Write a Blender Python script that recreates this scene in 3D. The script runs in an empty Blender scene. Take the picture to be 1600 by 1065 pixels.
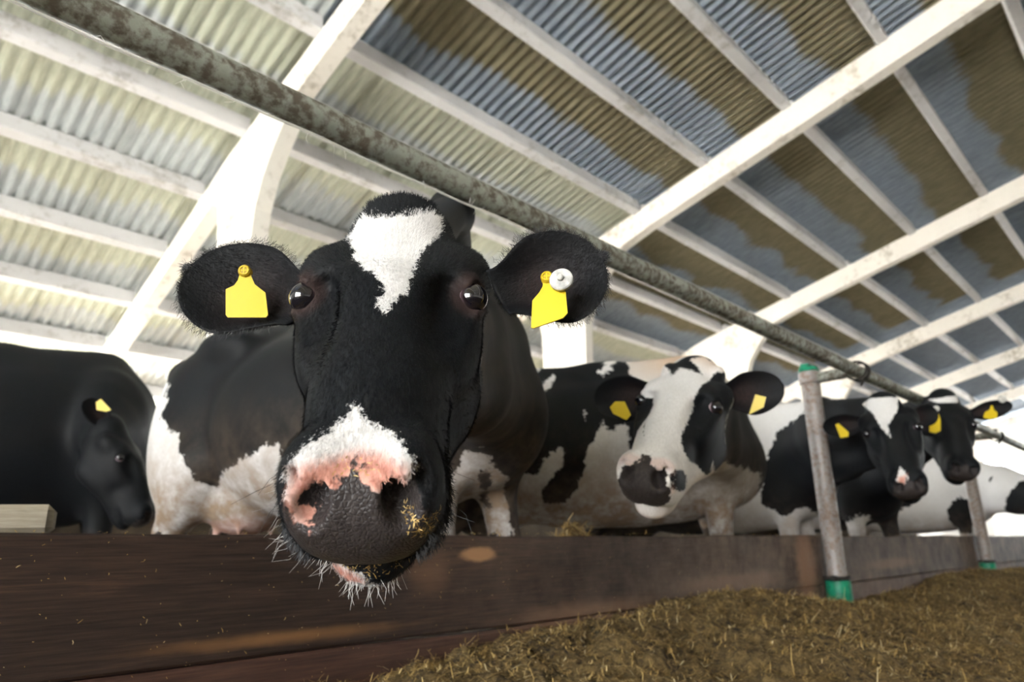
import bpy, math, random
import numpy as np
from mathutils import Vector, Matrix

# ------------------------------------------------------------------ camera, world, exposure
scene = bpy.context.scene
COL = scene.collection
CAM_H = 0.55
cam_data = bpy.data.cameras.new('camera')
cam = bpy.data.objects.new('camera', cam_data)
COL.objects.link(cam)
cam_data.sensor_width = 36.0
cam_data.lens = 23.79
cam_data.clip_start = 0.02
cam_data.clip_end = 300
yaw, pitch, roll = 0.78024, 0.28994, -0.0098
cp, sp, cy, sy = math.cos(pitch), math.sin(pitch), math.cos(yaw), math.sin(yaw)
Fv = Vector((cy*cp, sy*cp, sp)); R0 = Vector((sy, -cy, 0)); U0 = R0.cross(Fv)
Rv = math.cos(roll)*R0 + math.sin(roll)*U0
Uv = -math.sin(roll)*R0 + math.cos(roll)*U0
cam.matrix_world = Matrix(((Rv.x, Uv.x, -Fv.x, 0), (Rv.y, Uv.y, -Fv.y, 0), (Rv.z, Uv.z, -Fv.z, CAM_H), (0, 0, 0, 1)))
cam_data.dof.use_dof = True
cam_data.dof.focus_distance = 0.86
cam_data.dof.aperture_fstop = 5.0
scene.camera = cam

world = bpy.data.worlds.new('overcast_sky')
scene.world = world
world.use_nodes = True
wn = world.node_tree
bg = wn.nodes['Background']
WORLD_STRENGTH = 5.0
bg.inputs[0].default_value = (0.93, 0.97, 1.0, 1)
bg.inputs[1].default_value = WORLD_STRENGTH
vs = scene.view_settings
vs.view_transform = 'Standard'; vs.look = 'None'; vs.gamma = 1.0; vs.use_curve_mapping = False
vs.exposure = 1.75
scene.cycles.max_bounces = 8
scene.cycles.diffuse_bounces = 5
scene.cycles.use_denoising = True
scene.cycles.sample_clamp_indirect = 8

def portal(name, loc, rot, sx, sz):
    l = bpy.data.lights.new(name, 'AREA'); l.shape = 'RECTANGLE'; l.size = sx; l.size_y = sz
    l.cycles.is_portal = True
    o = bpy.data.objects.new(name, l); o.location = loc; o.rotation_euler = rot; COL.objects.link(o)
# portals only steer the sampling of the sky through the barn's openings, they emit nothing
H90 = math.pi/2
portal('sky_portal_far_side', (14, 15.2, 1.9), (-H90, 0, 0), 60, 3.2)
portal('sky_portal_gable', (-9.2, -1.5, 2.3), (0, -H90, 0), 4.6, 7)
sun = bpy.data.lights.new('sun', 'SUN'); sun.energy = 42; sun.angle = .02; sun.color = (1, .96, .88)
so = bpy.data.objects.new('sun', sun); COL.objects.link(so)
so.rotation_euler = (math.radians(-42), 0, math.radians(18))
portal('sky_portal_end', (44.2, 0, 3.0), (0, H90, 0), 6, 29)

# ------------------------------------------------------------------ helpers
rng = np.random.default_rng(7)
random.seed(7)

def mesh_object(name, verts, faces, mat=None, parent=None, smooth=False, link=True):
    me = bpy.data.meshes.new(name)
    me.from_pydata([tuple(map(float, v)) for v in verts], [], [tuple(int(i) for i in f) for f in faces])
    me.update()
    if mat is not None: me.materials.append(mat)
    if smooth: me.shade_smooth()
    o = bpy.data.objects.new(name, me)
    if parent is not None: o.parent = parent
    if link: COL.objects.link(o)
    return o

def mesh_np(name, verts, faces, mat=None, parent=None, smooth=True):
    """verts (n,3), faces (m,k) arrays, fast path"""
    verts = np.asarray(verts, np.float32); faces = np.asarray(faces, np.int32)
    me = bpy.data.meshes.new(name)
    m, k = faces.shape
    me.vertices.add(len(verts)); me.vertices.foreach_set('co', verts.ravel())
    me.loops.add(m*k); me.loops.foreach_set('vertex_index', faces.ravel())
    me.polygons.add(m)
    me.polygons.foreach_set('loop_start', np.arange(0, m*k, k, dtype=np.int32))
    me.update(calc_edges=True)
    me.validate()
    if mat is not None: me.materials.append(mat)
    if smooth: me.shade_smooth()
    o = bpy.data.objects.new(name, me)
    if parent is not None: o.parent = parent
    COL.objects.link(o)
    return o

def tag(o, label=None, cat=None, group=None, kind=None):
    if label: o['label'] = label
    if cat: o['category'] = cat
    if group: o['group'] = group
    if kind: o['kind'] = kind
    return o

def empty(name, loc, rz=0.0):
    o = bpy.data.objects.new(name, None); o.location = loc; o.rotation_euler = (0, 0, rz)
    o.empty_display_size = 0.1
    COL.objects.link(o); return o

class MB:
    """collects shapes for one mesh"""
    def __init__(s): s.v = []; s.f = []
    def add(s, v, f):
        n = len(s.v); s.v += [tuple(p) for p in v]; s.f += [tuple(i+n for i in q) for q in f]; return s
    def box(s, c, d, bev=0.0, rot=None):
        """bevelled box: centre, dimensions"""
        hx, hy, hz = d[0]/2, d[1]/2, d[2]/2
        b = min(bev, hx*.9, hy*.9, hz*.9)
        if b <= 0:
            v = [(x, y, z) for x in (-hx, hx) for y in (-hy, hy) for z in (-hz, hz)]
            f = [(0,1,3,2),(4,6,7,5),(0,4,5,1),(2,3,7,6),(0,2,6,4),(1,5,7,3)]
        else:
            v = []; idx = {}
            for sx in (-1, 1):
                for sy_ in (-1, 1):
                    for sz in (-1, 1):
                        for ax in range(3):
                            p = [sx*(hx-b), sy_*(hy-b), sz*(hz-b)]
                            p[ax] = (sx, sy_, sz)[ax]*(hx, hy, hz)[ax]
                            idx[(sx, sy_, sz, ax)] = len(v); v.append(tuple(p))
            f = []
            for ax in range(3):
                o1, o2 = [a for a in range(3) if a != ax]
                for sg in (-1, 1):
                    q = []
                    for a, c2 in ((-1,-1),(1,-1),(1,1),(-1,1)):
                        k = [0,0,0]; k[ax] = sg; k[o1] = a; k[o2] = c2; q.append(idx[(k[0],k[1],k[2],ax)])
                    f.append(tuple(q))
            for ax in range(3):
                o1, o2 = [a for a in range(3) if a != ax]
                for a in (-1, 1):
                    for c2 in (-1, 1):
                        q = []
                        for t, face in ((-1,o1),(1,o1),(1,o2),(-1,o2)):
                            k = [0,0,0]; k[ax] = t; k[o1] = a; k[o2] = c2; q.append(idx[(k[0],k[1],k[2],face)])
                        f.append(tuple(q))
            for sx in (-1, 1):
                for sy_ in (-1, 1):
                    for sz in (-1, 1): f.append(tuple(idx[(sx,sy_,sz,a)] for a in range(3)))
        if rot is not None: v = [tuple(rot @ Vector(p)) for p in v]
        v = [(p[0]+c[0], p[1]+c[1], p[2]+c[2]) for p in v]
        return s.add(v, f)
    def tube(s, pts, rad, seg=12, caps=True):
        pts = [Vector(p) for p in pts]
        rads = rad if hasattr(rad, '__len__') else [rad]*len(pts)
        v = []; f = []
        up = Vector((0, 0, 1))
        t0 = (pts[1]-pts[0]).normalized()
        if abs(t0.dot(up)) > .95: up = Vector((1, 0, 0))
        side = t0.cross(up).normalized(); upv = side.cross(t0).normalized()
        for i, p in enumerate(pts):
            t = (pts[min(i+1, len(pts)-1)]-pts[max(i-1, 0)]).normalized()
            side = (side - t*side.dot(t)).normalized(); upv = side.cross(t)
            for k in range(seg):
                a = 2*math.pi*k/seg
                v.append(tuple(p + rads[i]*(math.cos(a)*side + math.sin(a)*upv)))
        for i in range(len(pts)-1):
            for k in range(seg):
                a, b = i*seg+k, i*seg+(k+1) % seg
                f.append((a, b, b+seg, a+seg))
        if caps:
            f.append(tuple(range(seg-1, -1, -1))); f.append(tuple(range((len(pts)-1)*seg, len(pts)*seg)))
        return s.add(v, f)
    def prism_x(s, poly, x0, x1):
        n = len(poly)
        v = [(x0, y, z) for y, z in poly]+[(x1, y, z) for y, z in poly]
        f = [tuple(range(n)), tuple(range(2*n-1, n-1, -1))]+[(i, i+n, (i+1) % n+n, (i+1) % n) for i in range(n)]
        return s.add(v, f)
    def build(s, name, mat=None, parent=None, smooth=False, bevel=0):
        o = mesh_object(name, s.v, s.f, mat, parent, False)
        if smooth:
            o.data.shade_smooth()
            try: o.data.set_sharp_from_angle(angle=0.7)
            except Exception: pass
        return o

# ------------------------------------------------------------------ materials
class NT:
    def __init__(s, name):
        s.m = bpy.data.materials.new(name); s.m.use_nodes = True
        s.t = s.m.node_tree; s.n = s.t.nodes; s.p = s.n['Principled BSDF']
    def node(s, typ, **kw):
        nd = s.n.new(typ)
        for k, v in kw.items(): setattr(nd, k, v)
        return nd
    def link(s, a, b): s.t.links.new(a, b)
    def setp(s, **kw):
        for k, v in kw.items():
            i = s.p.inputs[k.replace('_', ' ')]
            if hasattr(v, 'links') or isinstance(v, bpy.types.NodeSocket): s.link(v, i)
            else: i.default_value = v if not (isinstance(v, tuple) and len(v) == 3) else v+(1,)
    def coord(s, scale=(1, 1, 1), kind='Object', loc=(0, 0, 0)):
        tc = s.node('ShaderNodeTexCoord'); mp = s.node('ShaderNodeMapping')
        mp.inputs['Scale'].default_value = scale; mp.inputs['Location'].default_value = loc
        s.link(tc.outputs[kind], mp.inputs[0]); return mp.outputs[0]
    def geo(s, scale=(1, 1, 1), loc=(0, 0, 0)):
        g = s.node('ShaderNodeNewGeometry'); mp = s.node('ShaderNodeMapping')
        mp.inputs['Scale'].default_value = scale; mp.inputs['Location'].default_value = loc
        s.link(g.outputs['Position'], mp.inputs[0]); return mp.outputs[0]
    def noise(s, vec, scale=5, detail=4, rough=.55, dist=0.0):
        nd = s.node('ShaderNodeTexNoise'); s.link(vec, nd.inputs['Vector'])
        nd.inputs['Scale'].default_value = scale; nd.inputs['Detail'].default_value = detail
        nd.inputs['Roughness'].default_value = rough; nd.inputs['Distortion'].default_value = dist
        return nd.outputs[0]
    def math(s, op, a, b=None, clamp=False):
        nd = s.node('ShaderNodeMath', operation=op); nd.use_clamp = clamp
        for i, x in enumerate((a, b)):
            if x is None: continue
            if isinstance(x, (int, float)): nd.inputs[i].default_value = x
            else: s.link(x, nd.inputs[i])
        return nd.outputs[0]
    def ramp(s, fac, stops):
        nd = s.node('ShaderNodeValToRGB'); s.link(fac, nd.inputs[0])
        e = nd.color_ramp.elements
        while len(e) < len(stops): e.new(.5)
        for el, (p, c) in zip(e, stops):
            el.position = p; el.color = c+(1,) if len(c) == 3 else c
        return nd.outputs[0]
    def mrange(s, v, a, b, c=0.0, d=1.0, smooth=False):
        nd = s.node('ShaderNodeMapRange'); s.link(v, nd.inputs[0])
        if smooth: nd.interpolation_type = 'SMOOTHSTEP'
        for i, x in zip((1, 2, 3, 4), (a, b, c, d)): nd.inputs[i].default_value = x
        return nd.outputs[0]
    def mix(s, fac, a, b, mode='MIX'):
        nd = s.node('ShaderNodeMix', data_type='RGBA', blend_type=mode)
        for i, x in ((0, fac), (6, a), (7, b)):
            if isinstance(x, (int, float)): nd.inputs[i].default_value = x
            elif isinstance(x, tuple): nd.inputs[i].default_value = x+(1,) if len(x) == 3 else x
            else: s.link(x, nd.inputs[i])
        return nd.outputs[2]
    def bump(s, h, strength=.3, dist=.01):
        nd = s.node('ShaderNodeBump'); s.link(h, nd.inputs['Height'])
        nd.inputs['Strength'].default_value = strength; nd.inputs['Distance'].default_value = dist
        s.link(nd.outputs[0], s.p.inputs['Normal']); return nd.outputs[0]

def simple_mat(name, col, rough=.5, metal=0.0, noise_amt=.12, nscale=20, bump=.15, spec=.5):
    t = NT(name); v = t.coord()
    n = t.noise(v, nscale, 5)
    dark = tuple(c*(1-noise_amt*2) for c in col); lite = tuple(min(1, c*(1+noise_amt)) for c in col)
    t.setp(Base_Color=t.ramp(n, [(.3, dark), (.7, lite)]), Roughness=rough, Metallic=metal)
    t.p.inputs['Specular IOR Level'].default_value = spec
    if bump: t.bump(n, bump, .005)
    return t.m

def mat_concrete_white(name, col=(.80, .77, .72), dirt=(.46, .42, .36)):
    t = NT(name); v = t.geo()
    n1 = t.noise(v, 1.3, 6, .6); n2 = t.noise(v, 9, 6, .65); n3 = t.noise(v, 60, 3)
    s = t.math('ADD', t.math('MULTIPLY', n1, .55), t.math('MULTIPLY', n2, .45))
    c = t.ramp(s, [(.36, dirt), (.47, col), (.75, tuple(min(1, x*1.08) for x in col))])
    t.setp(Base_Color=c, Roughness=.85); t.p.inputs['Specular IOR Level'].default_value = .2
    t.bump(t.math('ADD', n2, n3), .25, .01)
    return t.m
M = {}
M['concrete'] = mat_concrete_white('whitewashed_concrete')
M['purlin'] = mat_concrete_white('whitewashed_purlin', (.60, .60, .62), (.38, .37, .36))
def mat_roof(trans=0.0, tint=None):
    # fibre cement: bluish band in the lower half of every row, olive-brown upper half
    t = NT('corrugated_fibre_cement')
    tc = t.node('ShaderNodeTexCoord'); sep = t.node('ShaderNodeSeparateXYZ'); t.link(tc.outputs['Object'], sep.inputs[0])
    g = t.geo()
    wave = t.math('SINE', t.math('MULTIPLY', sep.outputs[0], 2*math.pi/.15))
    n = t.noise(g, .9, 3, .5); nf = t.noise(t.geo((1, .15, .15)), 28, 3)
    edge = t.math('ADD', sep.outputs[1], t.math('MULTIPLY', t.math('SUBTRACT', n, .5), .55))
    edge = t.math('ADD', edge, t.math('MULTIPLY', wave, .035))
    low_band = t.mrange(edge, .56, .68, 0, 1, True)
    upper_col = t.ramp(nf, [(.3, (.18, .165, .105)), (.7, (.265, .24, .16))])
    lower_col = t.ramp(nf, [(.3, (.23, .28, .345)), (.7, (.345, .40, .48))])
    c = t.mix(low_band, upper_col, lower_col)
    if trans:  # paler tones: the bright veil of haze is put into the colour
        c = t.mix(low_band, t.ramp(nf, [(.3, (.38, .40, .32)), (.7, (.50, .52, .43))]), t.ramp(nf, [(.3, (.35, .375, .38)), (.7, (.47, .50, .50))]))
    t.setp(Base_Color=c, Roughness=.8); t.p.inputs['Specular IOR Level'].default_value = .25
    t.bump(t.noise(g, 70, 4), .2, .004)
    if trans:      # a trace of translucency on top of the painted haze
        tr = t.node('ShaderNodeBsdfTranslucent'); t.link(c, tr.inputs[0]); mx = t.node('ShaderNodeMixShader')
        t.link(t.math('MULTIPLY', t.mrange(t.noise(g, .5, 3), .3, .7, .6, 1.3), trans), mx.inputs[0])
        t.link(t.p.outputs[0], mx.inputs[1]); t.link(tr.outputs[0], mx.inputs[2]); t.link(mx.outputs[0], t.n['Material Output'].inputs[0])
    return t.m
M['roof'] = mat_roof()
M['roof_hazed'] = mat_roof(.0065)
M['roof_hazed2'] = mat_roof(.003)
M['floor'] = simple_mat('stained_concrete_floor', (.20, .16, .12), .85, 0, .3, 3, .4)
M['yard'] = simple_mat('pale_gravel_yard', (.70, .69, .66), .95, 0, .1, 2, .2)
M['wallm'] = mat_concrete_white('limewashed_wall', (.78, .78, .74), (.55, .53, .48))

def mat_wood(name, dark, mid, lite, zone=None):
    t = NT(name); v = t.geo((1.2, 8, 22))
    big = t.noise(t.geo((.9, 1, 2.2)), 1.6, 3, .5)
    n = t.noise(v, 3.0, 8, .62, .6); fine = t.noise(t.geo((2.2, 14, 62)), 3, 5, .7, .3)
    s = t.math('ADD', t.math('MULTIPLY', n, .55), t.math('MULTIPLY', big, .45))
    c = t.ramp(s, [(.34, dark), (.52, mid), (.66, lite)])
    c = t.mix(t.mrange(fine, .38, .62), t.mix(.75, c, dark), t.mix(.25, c, lite))
    if zone: c = zone(t, c)
    t.setp(Base_Color=c, Roughness=.62); t.p.inputs['Specular IOR Level'].default_value = .35
    t.bump(t.math('ADD', t.math('MULTIPLY', n, .6), fine), .35, .004)
    return t.m
def worn_and_lit(t, c):
    # rubbed pale oval and orange scuffs where the planks are licked and chafed, paler farther along: wood tone and grazing light put into the colour
    def spot(cx, cz, rx, rz, soft):
        nd = t.node('ShaderNodeNewGeometry'); mp = t.node('ShaderNodeMapping')
        mp.inputs['Location'].default_value = (-cx/rx, 0, -cz/rz); mp.inputs['Scale'].default_value = (1/rx, 0, 1/rz)
        t.link(nd.outputs['Position'], mp.inputs[0])
        ln = t.node('ShaderNodeVectorMath', operation='LENGTH'); t.link(mp.outputs[0], ln.inputs[0])
        nz = t.noise(t.geo((1, 1, 2)), 14, 3)
        return t.mrange(t.math('ADD', ln.outputs['Value'], t.math('MULTIPLY', t.math('SUBTRACT', nz, .5), .5)), 1.0, soft, 0, 1, True)
    for (cx, cz, rx, rz, soft, k, colr) in ((1.375, .520, .085, .026, .5, .85, (.46, .25, .12)), (1.20, .475, .10, .08, .0, .5, (.22, .12, .07)),
                                            (1.9, .33, .55, .05, .2, .55, (.30, .17, .10)), (.80, .355, .42, .022, .0, .8, (.25, .125, .05)),
                                            (3.62, .40, .16, .28, .3, .75, (.42, .23, .14)), (2.9, .38, .7, .06, .2, .5, (.32, .2, .14)), (5.0, .40, .8, .05, .2, .5, (.34, .22, .15))):
        m_ = t.math('MULTIPLY', spot(cx, cz, rx, rz, soft), k)
        c = t.mix(m_, c, colr)
    nd = t.node('ShaderNodeNewGeometry'); sx = t.node('ShaderNodeSeparateXYZ'); t.link(nd.outputs['Position'], sx.inputs[0])
    pale_along = t.math('MULTIPLY', t.mrange(sx.outputs[0], .9, 3.2), t.mrange(t.noise(t.geo(), 7, 5, .65), .3, .75))
    return t.mix(t.math('MULTIPLY', pale_along, .6), c, (.36, .265, .205))
M['board'] = mat_wood('dark_stained_plank', (.018, .011, .009), (.046, .027, .020), (.095, .052, .034), worn_and_lit)
M['board_low'] = mat_wood('reddish_plank', (.045, .022, .017), (.09, .043, .030), (.14, .07, .045), worn_and_lit)
M['woodpale'] = mat_wood('weathered_pale_timber', (.28, .24, .18), (.42, .37, .28), (.55, .48, .36))

def mat_pipe(name, base, rust, amt, lo=.45, hi=.62, met=.45):
    t = NT(name); g = t.geo()
    n = t.noise(g, 6, 7, .68); n2 = t.noise(g, 45, 5, .6)
    s = t.math('ADD', t.math('MULTIPLY', n, .35), t.math('MULTIPLY', n2, .65))
    m = t.mrange(s, lo, hi, 0, amt, True)
    c = t.mix(m, t.ramp(n2, [(.3, tuple(x*.7 for x in base)), (.7, base)]), rust)
    t.setp(Base_Color=c, Roughness=t.mrange(m, 0, 1, .42, .8), Metallic=t.mrange(m, 0, 1, met, .05))
    t.bump(n2, .5, .003)
    return t.m
M['rail'] = mat_pipe('corroded_galvanised_rail', (.50, .54, .48), (.085, .058, .035), .9, .40, .60)
M['post'] = mat_pipe('dusty_galvanised_post', (.42, .385, .37), (.22, .14, .10), .8, .44, .60, .15)
M['green'] = simple_mat('green_painted_steel', (.01, .30, .16), .4, 0, .25, 30, .2)
M['iron'] = simple_mat('dark_iron', (.05, .045, .04), .6, .5, .3, 40, .3)
M['twine'] = simple_mat('white_twine', (.85, .84, .80), .8, 0, .05, 40, .1)

def mat_strands(name, cols):
    t = NT(name)
    a = t.node('ShaderNodeAttribute', attribute_name='tone')
    c = t.ramp(a.outputs['Fac'], cols)
    t.setp(Base_Color=c, Roughness=.7); t.p.inputs['Specular IOR Level'].default_value = .3
    return t.m
HAYC = [(0, (.05, .028, .010)), (.3, (.24, .145, .045)), (.6, (.50, .325, .105)), (.85, (.74, .52, .20)), (1, (.85, .70, .40))]
M['strand'] = mat_strands('chopped_silage_strands', HAYC)
def mat_haybase():
    t = NT('silage_bed'); g = t.geo()
    n = t.noise(g, 45, 8, .75, 1.0); n2 = t.noise(g, 4, 4)
    s = t.math('ADD', t.math('MULTIPLY', n, .8), t.math('MULTIPLY', n2, .2))
    t.setp(Base_Color=t.ramp(s, [(.38, (.025, .015, .006)), (.5, (.20, .13, .045)), (.64, (.46, .31, .115))]), Roughness=.9)
    t.bump(n, 1.0, .02); return t.m
M['haybase'] = mat_haybase()
# ------------------------------------------------------------------ building
SL1, SL2, KNEE, EAVE = 0.254, 0.36, 8.0, 14.6
Z0 = 7.20
def zc(y):
    y = abs(y)
    return Z0-SL1*y if y <= KNEE else Z0-SL1*KNEE-SL2*(y-KNEE)
FRAMES = [-3+6*k for k in range(8)]
X_MIN, X_MAX = -9.0, 42.0

def grid_plane(name, x0, x1, y0, y1, z, mat, thick=.1):
    o = MB().box(((x0+x1)/2, (y0+y1)/2, z-thick/2), (x1-x0, y1-y0, thick)).build(name, mat); return o
tag(grid_plane('floor', X_MIN, X_MAX, -15, 15, 0, M['floor']), kind='structure')
tag(grid_plane('yard_ground', -60, 120, -80, 80, -.12, M['yard']), kind='structure')
for nm, ys, hh in (('wall_far_side', 14.8, 1.25), ('wall_near_unseen', -14.8, 3.05)):  # unseen near wall raised to the eave to cut light on the roof
    w = MB().box(((X_MIN+X_MAX)/2, ys, hh/2), (X_MAX-X_MIN, .25, hh), .02)
    tag(w.build(nm, M['wallm']), kind='structure')
tag(MB().box((X_MAX, 0, .9), (.25, 29.4, 1.8), .02).box((X_MAX, 0, 6.0), (.25, 29.4, 3.0)).build('wall_end', M['wallm']), kind='structure')  # upper panel added to dim the bright far end

g = MB()
g.box((X_MIN, -9.9, 3.6), (.25, 9.8, 7.2)); g.box((X_MIN, 8.4, 3.6), (.25, 12.8, 7.2)); g.box((X_MIN, -1.5, 6.0), (.25, 7.0, 2.8))  # unseen gable added, its door opening sized for frontal light on the cow
tag(g.build('wall_gable_added', M['wallm']), kind='structure')

def frame_poly():
    half = []
    # upper edge ridge -> eave, then lower edge back with the column and its haunch
    top = [(0, zc(0)+.2), (KNEE, zc(KNEE)+.2), (EAVE, zc(EAVE)+.17)]
    low = [(EAVE, zc(EAVE)-.17), (8.35, zc(8.35)-.22), (8.12, zc(8.12)-.42), (8.06, zc(8)-1.0), (7.85, 0), (7.15, 0), (7.02, 3.6), (6.98, 4.25), (6.86, 4.55), (6.62, 4.85), (6.2, zc(6.2)-.24), (5.6, zc(5.6)-.2), (0, zc(0)-.2)]
    return top, low
top, low = frame_poly()
poly = top+low[:-1]
pl = poly+[(0, zc(0)-.2)]+[(-y, z) for y, z in reversed(low[:-1])]+[(-y, z) for y, z in reversed(top[1:])]
for X in FRAMES:
    m = MB()
    # triangulation-safe: build the two halves as separate convex strips
    def strip(sgn):
        t = [(0, zc(0)+.2), (5.6, zc(5.6)+.2), (6.2, zc(6.2)+.2), (6.62, zc(6.62)+.2), (6.86, zc(6.86)+.2), (6.98, zc(6.98)+.2), (KNEE, zc(KNEE)+.2), (8.12, zc(8.12)+.2), (8.35, zc(8.35)+.2), (EAVE, zc(EAVE)+.17)]
        b = [(0, zc(0)-.2), (5.6, zc(5.6)-.2), (6.2, zc(6.2)-.24), (6.62, 4.95), (6.86, 4.62), (7.0, 4.25), (8.03, zc(8)-.95), (8.14, zc(8.12)-.42), (8.35, zc(8.35)-.22), (EAVE, zc(EAVE)-.17)]
        n = len(t); v = []; f = []
        for x in (X-.1, X+.1):
            v += [(x, sgn*y, z) for y, z in t]; v += [(x, sgn*y, z) for y, z in b]
        for i in range(n-1):
            f += [(i, i+1, n+i+1, n+i), (2*n+i, 3*n+i, 3*n+i+1, 2*n+i+1)]
            f += [(i, 2*n+i, 2*n+i+1, i+1), (n+i, n+i+1, 3*n+i+1, 3*n+i)]
        f += [(n-1, 3*n-1, 4*n-1, 2*n-1)]
        m.add(v, f)
        m.prism_x([(sgn*7.0, 4.26), (sgn*8.03, zc(8)-.94), (sgn*7.86, 0), (sgn*7.12, 0)], X-.1, X+.1)
    strip(1); strip(-1)
    o = m.build('portal_frame', M['concrete'])
    tag(o, kind='structure')

ceiling = empty('ceiling', (0, 0, zc(0))); tag(ceiling, kind='structure')
PUR = [(.45, .12), (1.80, .12), (3.15, .12), (4.50, .12), (5.85, .12), (6.98, .30), (7.55, .12), (8.80, .12), (10.05, .12), (11.3, .12), (12.55, .12), (13.8, .12)]
pmesh = {}
for wdt in (.12, .30):
    me = MB().box((0, 0, 0), (5.86, wdt*1.25, .25), .012).build('purlin', M['purlin'])
    pmesh[wdt] = me.data; bpy.data.objects.remove(me)
for (y, wdt) in PUR:
    for k in range(7):
        x = FRAMES[k]+3
        o = bpy.data.objects.new('purlin', pmesh[wdt]); COL.objects.link(o); o.parent = ceiling
        o.location = (x+random.uniform(-.01, .01), y+random.uniform(-.03, .03), zc(y)+.30-zc(0)+random.uniform(-.01, .01))
        o.rotation_euler = (random.uniform(-.03, .03)-math.atan(SL1 if y < KNEE else SL2), 0, random.uniform(-.004, .004))
nearp = MB()
for y in (-.45, -1.8, -3.15, -4.5, -5.85, -7.2, -8.6, -10, -11.4, -12.8, -14.0):
    nearp.box((18, y, zc(y)+.30-zc(0)), (42, .12, .22))
o = nearp.build('purlins_near_slope', M['purlin'], ceiling); tag(o, kind='stuff')

def corr(L, W, per=6, ny=1, amp=.026):
    n = int(round(W/.15*per))
    xs = np.linspace(0, W, n+1); v = []; f = []
    for j in range(ny+1):
        for x in xs: v.append((x, L*j/ny, amp*math.cos(2*math.pi*x/.15)))
    for j in range(ny):
        for i in range(n):
            a = j*(n+1)+i; f.append((a, a+n+1, a+n+2, a+1))
    return v, f
SW = 1.05
v, f = corr(1.0, SW+.075, 6, 2)
sheet = mesh_object('roof_sheet', v, f, M['roof'], None, True); sheet_me = sheet.data; bpy.data.objects.remove(sheet)
sheet_lit1 = sheet_me.copy(); sheet_lit1.materials[0] = M['roof_hazed2']; sheet_lit2 = sheet_me.copy(); sheet_lit2.materials[0] = M['roof_hazed']  # paler copies carry painted haze for the left and eave bays
rows = [(-.60, .45)]+[(PUR[i][0], PUR[i+1][0]) for i in (0, 1, 2, 3)]+[(5.85, 7.25), (7.25, 8.80)]+[(PUR[i][0], PUR[i+1][0]) for i in (7, 8, 9, 10)]+[(13.8, 15.1)]
far = MB()
for (ya, yb) in rows:
    s = SL1 if ya < KNEE-.5 else SL2
    th = math.atan(s); L = (yb-ya+.14)/math.cos(th)
    za = zc(ya)+.45+.02
    zb = zc(yb)+.45
    th = math.atan2(za-zb, yb-ya)
    nx = 22
    for i in range(nx):
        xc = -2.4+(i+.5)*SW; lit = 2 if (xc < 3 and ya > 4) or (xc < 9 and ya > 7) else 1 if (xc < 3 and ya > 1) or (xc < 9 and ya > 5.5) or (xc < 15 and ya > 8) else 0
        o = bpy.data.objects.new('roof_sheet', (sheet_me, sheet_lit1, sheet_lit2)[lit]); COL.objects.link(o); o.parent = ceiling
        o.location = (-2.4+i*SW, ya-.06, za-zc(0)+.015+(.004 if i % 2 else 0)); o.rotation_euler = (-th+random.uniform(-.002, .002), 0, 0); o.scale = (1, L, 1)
    vv, ff = corr(L, X_MAX-(-2.4+nx*SW)+.5, 4, 1)
    R = Matrix.Rotation(-th, 3, 'X')
    vv = [R @ Vector(p) for p in vv]
    x0 = -2.4+nx*SW
    far.add([(p[0]+x0, p[1]+ya-.06, p[2]+za-zc(0)+.015) for p in vv], ff)
    vv, ff = corr(L, 6.6, 4, 1); vv = [R @ Vector(p) for p in vv]
    far.add([(p[0]-9.0, p[1]+ya-.06, p[2]+za-zc(0)+.015) for p in vv], ff)
# slope beyond the ridge vent
vv, ff = corr(1, 51, 4, 1)
for (ya, yb) in ((-.45, -8.0), (-8.0, -15.0)):
    v2 = [(p[0]-9, ya+(yb-ya)*p[1], p[2]+zc(ya)+.45+(zc(yb)-zc(ya))*p[1]-zc(0)) for p in vv]
    far.add(v2, ff)
# the sheets' normalised object y carries the bluish band, so the far ones keep a plain mesh in the same material
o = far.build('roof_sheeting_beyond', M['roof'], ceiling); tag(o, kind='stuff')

# ------------------------------------------------------------------ feed barrier
POSTX = [3.86, 7.30, 10.75, 14.2]
cuts = [-1.2, 3.80, 7.24, 10.70, 14.2, 17.7]
lab_top = ['dark brown top plank of the feed barrier under the front cow\'s muzzle', 'greyish brown top plank between the first and second green-footed posts',
           'short pale brown top plank beyond the second post', 'distant top plank beyond the third post', 'farthest top plank at the right edge']
lab_low = ['reddish brown lower plank of the feed barrier in the left foreground', 'lower plank half buried in silage right of the first post', None, None, None]
def plank(x0, x1, z0, z1, y0, y1, mat, name):
    nx = max(4, int((x1-x0)/.12)); v = []; f = []
    r = random.Random(int(x0*100)+int(z0*1000))
    ph = r.random()*6
    for i in range(nx+1):
        x = x0+(x1-x0)*i/nx
        wob = .003*math.sin(x*2.1+ph)+.002*math.sin(x*7+ph); wy = .004*math.sin(x*1.3+ph)
        b = .006
        ring = [(y0, z0+b), (y0, z1-b), (y0+b, z1), (y1-b, z1), (y1, z1-b), (y1, z0+b), (y1-b, z0), (y0+b, z0)]
        for (y, z) in ring: v.append((x, y+wy, z+(wob if z > (z0+z1)/2 else wob*.4)))
    for i in range(nx):
        for k in range(8):
            a, c = i*8+k, i*8+(k+1) % 8
            f.append((a, a+8, c+8, c))
    f.append(tuple(range(8))); f.append(tuple(range(nx*8+7, nx*8-1, -1)))
    o = mesh_object(name, v, f, mat); return o
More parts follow.
